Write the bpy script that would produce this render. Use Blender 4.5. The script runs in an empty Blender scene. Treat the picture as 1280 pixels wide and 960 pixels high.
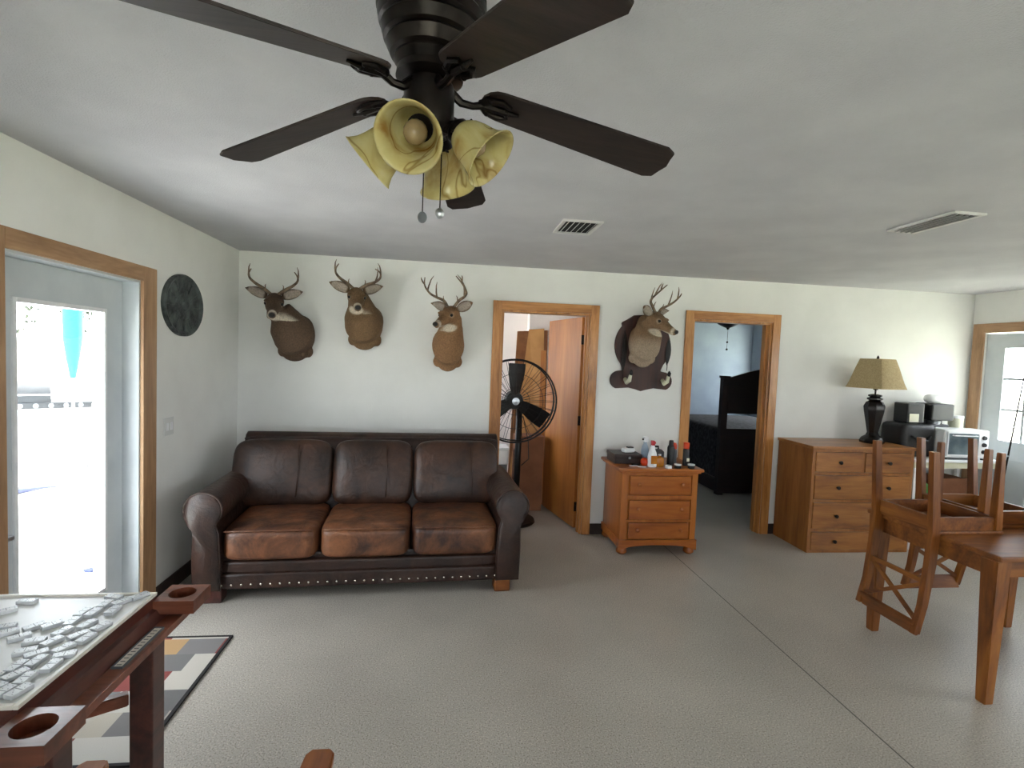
import bpy, bmesh, math, random
from mathutils import Vector, Matrix, Euler
PI = math.pi
random.seed(7)
sc = bpy.context.scene
COL = sc.collection

# ------------------------------------------------------------------ materials
def srgb(h):
    h = h.lstrip('#'); c = [int(h[i:i+2], 16)/255 for i in (0, 2, 4)]
    return tuple(x/12.92 if x <= .04045 else ((x+.055)/1.055)**2.4 for x in c) + (1,)

def base_mat(name):
    m = bpy.data.materials.new(name); m.use_nodes = True
    nt = m.node_tree; b = nt.nodes['Principled BSDF']
    return m, nt, b

def N(nt, t, **kw):
    n = nt.nodes.new(t)
    for k, v in kw.items():
        if k in n.inputs: n.inputs[k].default_value = v
        else: setattr(n, k, v)
    return n

def mat(name, c1, c2=None, scale=8, rough=.5, metal=0, bump=0, bscale=None, detail=4, stretch=None, lo=.35, hi=.65, spec=None, coat=0, trans=0):
    m, nt, b = base_mat(name)
    c1 = srgb(c1) if isinstance(c1, str) else c1
    b.inputs['Roughness'].default_value = rough; b.inputs['Metallic'].default_value = metal
    if spec is not None: b.inputs['Specular IOR Level'].default_value = spec
    if coat: b.inputs['Coat Weight'].default_value = coat
    tc = N(nt, 'ShaderNodeTexCoord'); mp = N(nt, 'ShaderNodeMapping')
    nt.links.new(tc.outputs['Object'], mp.inputs['Vector'])
    if stretch: mp.inputs['Scale'].default_value = stretch
    if c2:
        c2 = srgb(c2)
        n = N(nt, 'ShaderNodeTexNoise', Scale=scale, Detail=detail)
        r = N(nt, 'ShaderNodeValToRGB'); r.color_ramp.elements[0].position = lo; r.color_ramp.elements[1].position = hi
        r.color_ramp.elements[0].color = c1; r.color_ramp.elements[1].color = c2
        nt.links.new(mp.outputs[0], n.inputs['Vector']); nt.links.new(n.outputs[0], r.inputs[0]); nt.links.new(r.outputs[0], b.inputs['Base Color'])
    else: b.inputs['Base Color'].default_value = c1
    if bump:
        n2 = N(nt, 'ShaderNodeTexNoise', Scale=bscale or scale*4, Detail=3)
        bp = N(nt, 'ShaderNodeBump', Strength=bump, Distance=.01)
        nt.links.new(mp.outputs[0], n2.inputs['Vector']); nt.links.new(n2.outputs[0], bp.inputs['Height']); nt.links.new(bp.outputs[0], b.inputs['Normal'])
    return m

def wood(name, dark, mid, light, axis='x', rough=.4, freq=9, coat=0, knots=0):
    m, nt, b = base_mat(name)
    tc = N(nt, 'ShaderNodeTexCoord'); mp = N(nt, 'ShaderNodeMapping')
    s = {'x': (.12, 1, 1), 'y': (1, .12, 1), 'z': (1, 1, .12)}[axis]
    mp.inputs['Scale'].default_value = s
    nt.links.new(tc.outputs['Object'], mp.inputs['Vector'])
    n = N(nt, 'ShaderNodeTexNoise', Scale=freq, Detail=6, Roughness=.6, Distortion=1.2)
    n2 = N(nt, 'ShaderNodeTexNoise', Scale=freq*9, Detail=3)
    mx = N(nt, 'ShaderNodeMath', operation='MULTIPLY_ADD'); mx.inputs[1].default_value = .3
    nt.links.new(mp.outputs[0], n.inputs['Vector']); nt.links.new(mp.outputs[0], n2.inputs['Vector'])
    nt.links.new(n2.outputs[0], mx.inputs[0]); nt.links.new(n.outputs[0], mx.inputs[2])
    r = N(nt, 'ShaderNodeValToRGB'); e = r.color_ramp.elements
    e[0].position = .42; e[0].color = srgb(dark); e[1].position = .85; e[1].color = srgb(light)
    k = e.new(.62); k.color = srgb(mid)
    nt.links.new(mx.outputs[0], r.inputs[0])
    out = r.outputs[0]
    if knots:
        v = N(nt, 'ShaderNodeTexVoronoi', Scale=knots)
        nt.links.new(tc.outputs['Object'], v.inputs['Vector'])
        kr = N(nt, 'ShaderNodeValToRGB'); kr.color_ramp.elements[0].position = .07; kr.color_ramp.elements[1].position = .12
        kr.color_ramp.elements[0].color = srgb('#3c1c08'); kr.color_ramp.elements[1].color = (1, 1, 1, 1)
        nt.links.new(v.outputs['Distance'], kr.inputs[0])
        mm = N(nt, 'ShaderNodeMix', data_type='RGBA', blend_type='MULTIPLY'); mm.inputs[0].default_value = 1
        nt.links.new(out, mm.inputs[6]); nt.links.new(kr.outputs[0], mm.inputs[7]); out = mm.outputs[2]
    nt.links.new(out, b.inputs['Base Color'])
    b.inputs['Roughness'].default_value = rough
    if coat: b.inputs['Coat Weight'].default_value = coat; b.inputs['Coat Roughness'].default_value = .15
    bp = N(nt, 'ShaderNodeBump', Strength=.12, Distance=.004)
    nt.links.new(n2.outputs[0], bp.inputs['Height']); nt.links.new(bp.outputs[0], b.inputs['Normal'])
    return m

def glass_mat(name, tint=(1, 1, 1, 1), gloss=.06):
    m = bpy.data.materials.new(name); m.use_nodes = True; nt = m.node_tree; nt.nodes.clear()
    o = N(nt, 'ShaderNodeOutputMaterial'); t = N(nt, 'ShaderNodeBsdfTransparent'); g = N(nt, 'ShaderNodeBsdfGlossy')
    t.inputs[0].default_value = tint; g.inputs['Roughness'].default_value = .02
    mx = N(nt, 'ShaderNodeMixShader'); mx.inputs[0].default_value = gloss
    nt.links.new(t.outputs[0], mx.inputs[1]); nt.links.new(g.outputs[0], mx.inputs[2]); nt.links.new(mx.outputs[0], o.inputs[0])
    return m

def attr_mat(name, attr, rough=.85, nscale=90, bump=.5):
    m, nt, b = base_mat(name)
    a = N(nt, 'ShaderNodeAttribute', attribute_name=attr); tc = N(nt, 'ShaderNodeTexCoord')
    n = N(nt, 'ShaderNodeTexNoise', Scale=nscale, Detail=4); nt.links.new(tc.outputs['Object'], n.inputs['Vector'])
    r = N(nt, 'ShaderNodeValToRGB'); r.color_ramp.elements[0].color = (.7, .7, .7, 1); r.color_ramp.elements[1].color = (1.22, 1.18, 1.14, 1)
    r.color_ramp.elements[0].position = .3; r.color_ramp.elements[1].position = .7
    nt.links.new(n.outputs[0], r.inputs[0])
    mm = N(nt, 'ShaderNodeMix', data_type='RGBA', blend_type='MULTIPLY'); mm.inputs[0].default_value = 1
    nt.links.new(a.outputs['Color'], mm.inputs[6]); nt.links.new(r.outputs[0], mm.inputs[7]); nt.links.new(mm.outputs[2], b.inputs['Base Color'])
    b.inputs['Roughness'].default_value = rough; b.inputs['Specular IOR Level'].default_value = .2
    bp = N(nt, 'ShaderNodeBump', Strength=bump, Distance=.004); nt.links.new(n.outputs[0], bp.inputs['Height']); nt.links.new(bp.outputs[0], b.inputs['Normal'])
    return m

M = {}
M['wall'] = mat('wall_paint', '#e8e8e4', '#eeeeea', 3, .75, bump=.12, bscale=120)
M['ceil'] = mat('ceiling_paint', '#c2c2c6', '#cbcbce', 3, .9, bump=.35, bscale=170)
M['pinkwall'] = mat('closet_wall_paint', '#f0e6e4', '#f4ece8', 3, .8)
M['bluewall'] = mat('bedroom_wall_paint', '#8d9aa8', '#98a4b0', 3, .85, bump=.2, bscale=80)
M['oak'] = wood('oak_trim', '#8a5524', '#b5783c', '#cf9657', 'z', .42, 10, .2)
M['oakx'] = wood('oak_trim_horizontal', '#8a5524', '#b5783c', '#cf9657', 'x', .42, 10, .2)
M['oaky'] = wood('weathered_oak_trim', '#8d6a4a', '#a8825e', '#bd9872', 'y', .5, 10, .1)
M['oakyz'] = wood('weathered_oak_jamb', '#8d6a4a', '#a8825e', '#bd9872', 'z', .5, 10, .1)
M['doorwood'] = wood('birch_veneer', '#8f5220', '#a8662c', '#bb7b3c', 'z', .38, 4, .25)
M['pine'] = wood('honey_pine', '#84400e', '#a85a1a', '#bf722a', 'x', .35, 5, .3, knots=4.5)
M['pinez'] = wood('honey_pine_upright', '#8f4812', '#aa5e1e', '#be742c', 'z', .35, 5, .3)
M['oakd'] = wood('dresser_oak', '#6e4016', '#99602a', '#b57a3c', 'x', .35, 6, .25)
M['oakdz'] = wood('dresser_oak_side', '#6e4016', '#915a26', '#a86d34', 'z', .35, 6, .2)
M['cherry'] = wood('cherry_wood', '#4a2407', '#784214', '#9c6022', 'z', .4, 7, .1)
M['cherryx'] = wood('cherry_wood_flat', '#4a2407', '#784214', '#9c6022', 'x', .5, 7, 0)
M['gamewood'] = wood('mahogany_wood', '#2a110b', '#45201a', '#5e3024', 'y', .35, 7, .3)
M['gamelight'] = wood('reddish_wood', '#4e2819', '#713d29', '#8e5540', 'x', .35, 7, .3)
M['armwood'] = wood('chair_oak', '#6b3710', '#8f4f1c', '#a8632c', 'y', .4, 7, .2)
M['darkbed'] = wood('espresso_wood', '#120806', '#1e0f0b', '#2a150f', 'x', .6, 6, 0)
M['plaque'] = wood('walnut_plaque', '#25100b', '#3a1a11', '#4a2417', 'z', .45, 6, .0)
M['blade'] = wood('dark_walnut_blade', '#181210', '#2b211c', '#3e302a', 'x', .5, 8)
M['bronze'] = mat('dark_bronze', '#15110f', '#231c18', 20, .35, .7)
M['brown_board'] = mat('hardboard', '#7a4a26', '#8a5830', 12, .6)
M['tanboard'] = mat('tan_door_skin', '#a5743f', '#b5834c', 6, .6)
M['card'] = mat('cardboard', '#7a4c30', '#8a5a3c', 6, .8)
M['leather'] = None
M['cushion'] = None
def leather(name, base, worn, wscale, lo, hi, rough=.42):
    m, nt, b = base_mat(name)
    tc = N(nt, 'ShaderNodeTexCoord')
    n = N(nt, 'ShaderNodeTexNoise', Scale=wscale, Detail=7, Roughness=.65, Distortion=.6)
    nt.links.new(tc.outputs['Object'], n.inputs['Vector'])
    r = N(nt, 'ShaderNodeValToRGB'); r.color_ramp.elements[0].position = lo; r.color_ramp.elements[1].position = hi
    r.color_ramp.elements[0].color = srgb(base); r.color_ramp.elements[1].color = srgb(worn)
    nt.links.new(n.outputs[0], r.inputs[0])
    n3 = N(nt, 'ShaderNodeTexNoise', Scale=55, Detail=3); nt.links.new(tc.outputs['Object'], n3.inputs['Vector'])
    r3 = N(nt, 'ShaderNodeValToRGB'); r3.color_ramp.elements[0].color = (.7, .68, .66, 1); r3.color_ramp.elements[1].color = (1.1, 1.1, 1.1, 1)
    nt.links.new(n3.outputs[0], r3.inputs[0])
    mm = N(nt, 'ShaderNodeMix', data_type='RGBA', blend_type='MULTIPLY'); mm.inputs[0].default_value = 1
    nt.links.new(r.outputs[0], mm.inputs[6]); nt.links.new(r3.outputs[0], mm.inputs[7])
    nt.links.new(mm.outputs[2], b.inputs['Base Color']); b.inputs['Roughness'].default_value = rough
    v = N(nt, 'ShaderNodeTexVoronoi', Scale=120); nt.links.new(tc.outputs['Object'], v.inputs['Vector'])
    n4 = N(nt, 'ShaderNodeTexNoise', Scale=9, Detail=5, Distortion=1.5); nt.links.new(tc.outputs['Object'], n4.inputs['Vector'])
    b1 = N(nt, 'ShaderNodeBump', Strength=.15, Distance=.003); nt.links.new(v.outputs['Distance'], b1.inputs['Height'])
    b2 = N(nt, 'ShaderNodeBump', Strength=.22, Distance=.03); nt.links.new(n4.outputs[0], b2.inputs['Height']); nt.links.new(b1.outputs[0], b2.inputs['Normal'])
    nt.links.new(b2.outputs[0], b.inputs['Normal'])
    return m
M['leather'] = leather('brown_leather', '#1e1310', '#452c21', 5, .35, .7)
M['cushion_seat'] = leather('worn_seat_leather', '#3a221a', '#8c5a3a', 4.2, .36, .64, .42)
M['cushion_back'] = leather('back_cushion_leather', '#20140f', '#553728', 4, .35, .72)
M['nail'] = mat('nickel_nail', '#c8c0b4', rough=.25, metal=1)
M['fur'] = attr_mat('deer_fur', 'coat')
M['antler'] = mat('antler_bone', '#4a3826', '#8a735a', 30, .55, bump=.3)
M['black_gloss'] = mat('black_gloss', '#060505', rough=.12)
M['nose'] = mat('nose_skin', '#0c0a0a', '#181414', 60, .4)
M['black'] = mat('black_plastic', '#0b0b0c', '#131314', 30, .45)
M['blackmetal'] = mat('black_metal', '#0d0d0e', '#161617', 30, .4, .3)
M['steel'] = mat('brushed_steel', '#a9acb0', '#bcbfc2', 40, .3, .9)
M['white'] = mat('white_plastic', '#eceef0', '#f4f5f6', 12, .35)
M['vinyl'] = mat('white_door_paint', '#c9d0d4', '#d2d8db', 6, .5)
M['cream'] = mat('cream_plastic', '#d9d7bc', '#e2e0c8', 12, .5)
M['red'] = mat('red_plastic', '#c01f2e', '#ca2a36', 12, .35)
M['orange'] = mat('orange_plastic', '#d23c14', '#dd4a1c', 12, .35)
M['amber'] = mat('amber_liquid_plastic', '#b86a12', '#d08a24', 12, .25)
M['greyp'] = mat('grey_plastic', '#5b5f63', '#6a6e72', 12, .4)
M['bluep'] = mat('pale_blue_plastic', '#8ea3b5', '#a5b6c4', 12, .35)
M['greenp'] = mat('green_bag', '#3f7a2c', '#5a9a3e', 12, .6)
M['boxwood'] = mat('dark_box', '#1e0f0d', '#33201a', 14, .4)
M['shade_linen'] = mat('burlap_lampshade', '#a8946c', '#bba880', 90, .9, bump=.3, bscale=220)
M['lampbody'] = mat('lamp_bronze', '#120f0e', '#221c19', 20, .25, .3)
M['platem'] = mat('cast_pewter', '#2f3434', '#626a68', 14, .5, .4, bump=1, bscale=26)
M['plate_s'] = mat('switch_plate', '#d8d9d6', rough=.4)
M['metalvent'] = mat('painted_vent_metal', '#d9d9d6', rough=.4)
M['ventdark'] = mat('vent_shade_black', '#151515', rough=.8)
M['domino'] = mat('domino_ivory', '#c9ccd0', '#dadcdf', 30, .35)
M['pip'] = mat('domino_engraving', '#5c6066', rough=.6)
M['paper'] = mat('white_playing_board', '#e6e6e6', '#f0f0f0', 6, .4)
M['tag'] = mat('score_strip', '#e2ddd2', rough=.4)
M['mattress'] = mat('dark_patterned_bedspread', '#121113', '#3c393e', 22, .9, bump=.6, bscale=14, lo=.4, hi=.7)
M['concrete'] = mat('patio_concrete', '#dcdcd8', '#e8e8e4', 3, .85)
M['stucco'] = mat('white_stucco', '#eeeeea', rough=.9)
M['grass'] = mat('pale_lawn', '#b9bda8', '#cdd0be', 4, .9)
M['leaf'] = mat('sunlit_leaves', '#141a10', '#2c3624', 9, .8)
M['bark'] = mat('bark', '#8a7a6c', '#a89a8a', 9, .9)
M['teal'] = mat('turquoise_post_paint', '#0c6a60', '#107a6e', 9, .8)
M['grillgrey'] = mat('grill_steel', '#15191d', '#23282c', 9, .7)
M['bluecloth'] = mat('slate_blue_fabric', '#262c44', '#343c58', 12, .8)
M['glass'] = glass_mat('window_glass')
M['darkglass'] = mat('oven_glass', '#4c5c64', '#8b9aa0', 4, .08)

def floor_mat():
    m, nt, b = base_mat('speckled_floor')
    tc = N(nt, 'ShaderNodeTexCoord')
    n = N(nt, 'ShaderNodeTexNoise', Scale=1.3, Detail=5); nt.links.new(tc.outputs['Object'], n.inputs['Vector'])
    r = N(nt, 'ShaderNodeValToRGB'); r.color_ramp.elements[0].color = srgb('#a49e95'); r.color_ramp.elements[1].color = srgb('#b6b0a6')
    r.color_ramp.elements[0].position = .3; r.color_ramp.elements[1].position = .7
    nt.links.new(n.outputs[0], r.inputs[0])
    n2 = N(nt, 'ShaderNodeTexNoise', Scale=150, Detail=3); nt.links.new(tc.outputs['Object'], n2.inputs['Vector'])
    r2 = N(nt, 'ShaderNodeValToRGB'); e = r2.color_ramp.elements
    e[0].position = .34; e[0].color = (.5, .48, .45, 1); e[1].position = .66; e[1].color = (1.5, 1.48, 1.45, 1)
    k = e.new(.45); k.color = (1, 1, 1, 1); k = e.new(.58); k.color = (1, 1, 1, 1)
    nt.links.new(n2.outputs[0], r2.inputs[0])
    mm = N(nt, 'ShaderNodeMix', data_type='RGBA', blend_type='MULTIPLY'); mm.inputs[0].default_value = 1
    nt.links.new(r.outputs[0], mm.inputs[6]); nt.links.new(r2.outputs[0], mm.inputs[7])
    # saw-cut joint running away from the camera
    s = N(nt, 'ShaderNodeSeparateXYZ'); nt.links.new(tc.outputs['Object'], s.inputs[0])
    a = N(nt, 'ShaderNodeMath', operation='SUBTRACT'); a.inputs[1].default_value = 1.968; nt.links.new(s.outputs[0], a.inputs[0])
    ab = N(nt, 'ShaderNodeMath', operation='ABSOLUTE'); nt.links.new(a.outputs[0], ab.inputs[0])
    lt = N(nt, 'ShaderNodeMath', operation='LESS_THAN'); lt.inputs[1].default_value = .0035; nt.links.new(ab.outputs[0], lt.inputs[0])
    m2 = N(nt, 'ShaderNodeMix', data_type='RGBA'); nt.links.new(lt.outputs[0], m2.inputs[0]); nt.links.new(mm.outputs[2], m2.inputs[6]); m2.inputs[7].default_value = srgb('#4a4742')
    nt.links.new(m2.outputs[2], b.inputs['Base Color']); b.inputs['Roughness'].default_value = .38
    b.inputs['Specular IOR Level'].default_value = .4
    return m
M['floor'] = floor_mat()

def shade_mat():
    m, nt, b = base_mat('marbled_amber_glass')
    tc = N(nt, 'ShaderNodeTexCoord')
    n = N(nt, 'ShaderNodeTexNoise', Scale=9, Detail=5, Distortion=1.2); nt.links.new(tc.outputs['Object'], n.inputs['Vector'])
    r = N(nt, 'ShaderNodeValToRGB'); e = r.color_ramp.elements
    e[0].position = .3; e[0].color = srgb('#b08a4a'); e[1].position = .75; e[1].color = srgb('#e8e2b4')
    k = e.new(.5); k.color = srgb('#d8cc90')
    nt.links.new(n.outputs[0], r.inputs[0])
    n2 = N(nt, 'ShaderNodeTexNoise', Scale=3, Detail=2, Distortion=1.5); nt.links.new(tc.outputs['Object'], n2.inputs['Vector'])
    s = N(nt, 'ShaderNodeMath', operation='SUBTRACT'); s.inputs[1].default_value = .5; nt.links.new(n2.outputs[0], s.inputs[0])
    ab = N(nt, 'ShaderNodeMath', operation='ABSOLUTE'); nt.links.new(s.outputs[0], ab.inputs[0])
    r2 = N(nt, 'ShaderNodeValToRGB'); r2.color_ramp.elements[0].position = 0; r2.color_ramp.elements[1].position = .012
    r2.color_ramp.elements[0].color = (.45, .3, .15, 1); r2.color_ramp.elements[1].color = (1, 1, 1, 1)
    nt.links.new(ab.outputs[0], r2.inputs[0])
    mm = N(nt, 'ShaderNodeMix', data_type='RGBA', blend_type='MULTIPLY'); mm.inputs[0].default_value = .8
    nt.links.new(r.outputs[0], mm.inputs[6]); nt.links.new(r2.outputs[0], mm.inputs[7])
    nt.links.new(mm.outputs[2], b.inputs['Base Color']); b.inputs['Roughness'].default_value = .18
    tr = N(nt, 'ShaderNodeBsdfTranslucent'); nt.links.new(mm.outputs[2], tr.inputs[0])
    mx = N(nt, 'ShaderNodeMixShader'); mx.inputs[0].default_value = .4
    nt.links.new(b.outputs[0], mx.inputs[1]); nt.links.new(tr.outputs[0], mx.inputs[2])
    nt.links.new(mx.outputs[0], nt.nodes['Material Output'].inputs[0])
    return m
M['amberglass'] = shade_mat()
M['bulb'] = mat('tan_bulb_glass', '#8f7a58', '#a08a66', 30, .2)  # even dark tan bulb glass
M['oaktop'] = mat('dresser_glass_top', '#b9b4a6', '#c6c1b4', 5, .12)

# ------------------------------------------------------------------ mesh helpers
class B:
    def __init__(s): s.bm = bmesh.new()
    def box(s, x0, x1, y0, y1, z0, z1, mx=None, bev=0):
        t = bmesh.new(); bmesh.ops.create_cube(t, size=1)
        for v in t.verts:
            v.co = Vector(((x0+x1)/2+v.co.x*(x1-x0), (y0+y1)/2+v.co.y*(y1-y0), (z0+z1)/2+v.co.z*(z1-z0)))
        if bev: bmesh.ops.bevel(t, geom=t.edges[:], offset=bev, segments=2, affect='EDGES', profile=.6)
        return s.add(t, mx)
    def add(s, t, mx=None):
        if mx is not None: bmesh.ops.transform(t, matrix=mx, verts=t.verts[:])
        me = bpy.data.meshes.new('tmp'); t.to_mesh(me); t.free(); s.bm.from_mesh(me); bpy.data.meshes.remove(me); return s
    def bar(s, p, q, w, h=None, w2=None, h2=None, up=(0, 0, 1), bev=0):
        """tapered square bar from p to q"""
        h = h or w; w2 = w2 or w; h2 = h2 or h
        p, q = Vector(p), Vector(q); d = (q-p).normalized(); up = Vector(up)
        if abs(d.dot(up)) > .98: up = Vector((0, 1, 0))
        u = d.cross(up).normalized(); v = u.cross(d).normalized()
        t = bmesh.new(); r = []
        for c, a, b_ in ((p, w, h), (q, w2, h2)):
            r.append([t.verts.new(c+u*a/2*i+v*b_/2*j) for i, j in ((-1, -1), (1, -1), (1, 1), (-1, 1))])
        t.faces.new(r[0][::-1]); t.faces.new(r[1])
        for k in range(4): t.faces.new((r[0][k], r[0][(k+1) % 4], r[1][(k+1) % 4], r[1][k]))
        bmesh.ops.recalc_face_normals(t, faces=t.faces[:])
        if bev: bmesh.ops.bevel(t, geom=t.edges[:], offset=bev, segments=2, affect='EDGES')
        return s.add(t)
    def loft(s, rings, closed=True, cap=True, mx=None):
        """rings: lists of points"""
        t = bmesh.new(); rr = [[t.verts.new(p) for p in r] for r in rings]; n = len(rr[0])
        for a, b_ in zip(rr, rr[1:]):
            for k in range(n if closed else n-1):
                t.faces.new((a[k], a[(k+1) % n], b_[(k+1) % n], b_[k]))
        if cap and closed:
            t.faces.new(rr[0][::-1]); t.faces.new(rr[-1])
        bmesh.ops.recalc_face_normals(t, faces=t.faces[:])
        return s.add(t, mx)
    def tube(s, pts, rad, seg=8, cap=True):
        pts = [Vector(p) for p in pts]
        if not hasattr(rad, '__len__'): rad = [rad]*len(pts)
        rings = []; u = None
        for i, p in enumerate(pts):
            d = (pts[min(i+1, len(pts)-1)]-pts[max(i-1, 0)]).normalized()
            if u is None:
                a = Vector((0, 0, 1)) if abs(d.z) < .9 else Vector((1, 0, 0)); u = d.cross(a).normalized()
            else: u = (u-d*u.dot(d)).normalized()
            v = d.cross(u)
            rings.append([p+(u*math.cos(2*PI*k/seg)+v*math.sin(2*PI*k/seg))*rad[i] for k in range(seg)])
        return s.loft(rings, cap=cap)
    def lathe(s, prof, seg=24, mx=None, cap=True, phase=0):
        rings = [[(r*math.cos(2*PI*(k+phase)/seg), r*math.sin(2*PI*(k+phase)/seg), z) for k in range(seg)] for r, z in prof]
        return s.loft(rings, mx=mx, cap=cap)
    def prism(s, poly, t0, t1, mx=None, bev=0):
        """poly in xy, extruded z t0..t1"""
        t = bmesh.new(); a = [t.verts.new((x, y, t0)) for x, y in poly]; b_ = [t.verts.new((x, y, t1)) for x, y in poly]
        t.faces.new(a[::-1]); t.faces.new(b_); n = len(poly)
        for k in range(n): t.faces.new((a[k], a[(k+1) % n], b_[(k+1) % n], b_[k]))
        bmesh.ops.recalc_face_normals(t, faces=t.faces[:])
        if bev: bmesh.ops.bevel(t, geom=[e for e in t.edges if e.calc_face_angle(0) > .9], offset=bev, segments=2, affect='EDGES')
        return s.add(t, mx)
    def sphere(s, c, r, seg=16, mx=None):
        t = bmesh.new(); bmesh.ops.create_uvsphere(t, u_segments=seg, v_segments=max(6, seg//2+2), radius=1)
        r = r if hasattr(r, '__len__') else (r, r, r)
        for v in t.verts: v.co = Vector((c[0]+v.co.x*r[0], c[1]+v.co.y*r[1], c[2]+v.co.z*r[2]))
        return s.add(t, mx)
    def pillow(s, x0, x1, y0, y1, z0, z1, e=.35, n=14, mx=None, puff=None):
        """rounded soft box (superellipsoid)"""
        t = bmesh.new(); bmesh.ops.create_cube(t, size=2)
        bmesh.ops.subdivide_edges(t, edges=t.edges[:], cuts=n, use_grid_fill=True)
        c = Vector(((x0+x1)/2, (y0+y1)/2, (z0+z1)/2)); h = Vector(((x1-x0)/2, (y1-y0)/2, (z1-z0)/2))
        k = 1/e
        for v in t.verts:
            p = v.co.copy(); l = (abs(p.x)**(2*k)+abs(p.y)**(2*k)+abs(p.z)**(2*k))**(1/(2*k))
            q = p/l
            if puff:
                ax = puff[0]; amt = puff[1]
                o = [i for i in range(3) if i != ax]
                q[ax] *= 1+amt*(1-q[o[0]]**2)*(1-q[o[1]]**2)
            v.co = c+Vector((q.x*h.x, q.y*h.y, q.z*h.z))
        return s.add(t, mx)
    def build(s, name, m, parent=None, smooth=False, bev=0, loc=None):
        me = bpy.data.meshes.new(name)
        s.bm.to_mesh(me); s.bm.free()
        me.materials.append(m)
        if smooth:
            for p in me.polygons: p.use_smooth = True
            if smooth != 'all':
                me.set_sharp_from_angle(angle=math.radians(smooth if isinstance(smooth, (int, float)) and smooth > 1 else 40))
        o = bpy.data.objects.new(name, me); COL.objects.link(o)
        if parent: o.parent = parent
        if loc: o.location = loc
        if bev:
            md = o.modifiers.new('bevel', 'BEVEL'); md.width = bev; md.segments = 2; md.limit_method = 'ANGLE'; md.angle_limit = .7
        return o

def thing(name, label, cat, loc=(0, 0, 0), rotz=0, group=None):
    o = bpy.data.objects.new(name, None); COL.objects.link(o); o.empty_display_size = .1
    o.location = loc; o.rotation_euler = (0, 0, rotz); o['label'] = label; o['category'] = cat
    if group: o['group'] = group
    return o
def tag(o, label, cat, group=None, kind=None):
    o['label'] = label; o['category'] = cat
    if group: o['group'] = group
    if kind: o['kind'] = kind
    return o
def struct(o): o['kind'] = 'structure'; return o
def dup(root, label=None, parent=None):
    r = root.copy(); COL.objects.link(r)
    if parent: r.parent = parent
    if label: r['label'] = label
    for ch in list(root.children):
        dup(ch, None, r)
    return r
def T(x, y, z): return Matrix.Translation((x, y, z))
def RX(a): return Matrix.Rotation(a, 4, 'X')
def RY(a): return Matrix.Rotation(a, 4, 'Y')
def RZ(a): return Matrix.Rotation(a, 4, 'Z')

# ------------------------------------------------------------------ camera
H = 1.6362
yaw, pitch, roll, F = .1222, .0522, .0392, 657.07
f = Vector((math.sin(yaw), math.cos(yaw), 0)); r_ = Vector((math.cos(yaw), -math.sin(yaw), 0)); u_ = Vector((0, 0, 1))
f2 = f*math.cos(pitch)-u_*math.sin(pitch); u2 = u_*math.cos(pitch)+f*math.sin(pitch)
r3 = r_*math.cos(roll)+u2*math.sin(roll); u3 = u2*math.cos(roll)-r_*math.sin(roll)
cam = bpy.data.cameras.new('camera'); co = bpy.data.objects.new('camera', cam); COL.objects.link(co)
cam.sensor_width = 36; cam.lens = F*36/1280; cam.clip_start = .05; cam.clip_end = 200
mw = Matrix((r3, u3, -f2)).transposed().to_4x4(); mw.translation = (0, 0, H); co.matrix_world = mw
sc.camera = co

# ------------------------------------------------------------------ room shell
XL, XR, YB, YF, CH = -1.78, 5.2425, 4.7345, -2.4, 2.44
TW = .13
def wall(name, m, pieces):
    b = B()
    for p in pieces: b.box(*p)
    return struct(b.build(name, m))
struct(B().box(XL-.14, XR+.14, YF-.14, 8.9, -.12, 0).build('floor', M['floor']))
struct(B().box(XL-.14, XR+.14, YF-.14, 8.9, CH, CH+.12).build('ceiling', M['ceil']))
LD0, LD1, LDH = 2.34, 3.30, 1.99       # left door opening
wall('wall_left', M['wall'], [(XL-.14, XL, YF-.14, LD0, 0, CH), (XL-.14, XL, LD1, YB+TW, 0, CH), (XL-.14, XL, LD0, LD1, LDH, CH)])
D1a, D1b, DH = .462, 1.285, 2.055
D2a, D2b = 2.275, 3.075
wall('wall_back', M['wall'], [(XL, D1a, YB, YB+TW, 0, CH), (D1b, D2a, YB, YB+TW, 0, CH), (D2b, XR, YB, YB+TW, 0, CH),
     (D1a, D1b, YB, YB+TW, DH, CH), (D2a, D2b, YB, YB+TW, DH, CH)])
RD0, RD1 = 3.65, 4.60
RW0, RW1 = .4, 1.8                       # window in right wall, beside the table
wall('wall_right', M['wall'], [(XR, XR+.14, RD1, YB+TW, 0, CH), (XR, XR+.14, RD0, RD1, 2.05, CH), (XR, XR+.14, RW1, RD0, 0, CH),
     (XR, XR+.14, RW0, RW1, 0, .9), (XR, XR+.14, RW0, RW1, 2.1, CH), (XR, XR+.14, YF-.14, RW0, 0, CH)])
FW = [(-.9, .7), (2.6, 3.6)]
wall('wall_front', M['wall'], [(XL, FW[0][0], YF-.14, YF, 0, CH), (FW[0][1], FW[1][0], YF-.14, YF, 0, CH), (FW[1][1], XR, YF-.14, YF, 0, CH),
     (FW[0][0], FW[0][1], YF-.14, YF, 0, .9), (FW[0][0], FW[0][1], YF-.14, YF, 2.1, CH), (FW[1][0], FW[1][1], YF-.14, YF, 0, .9), (FW[1][0], FW[1][1], YF-.14, YF, 2.1, CH)])
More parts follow.
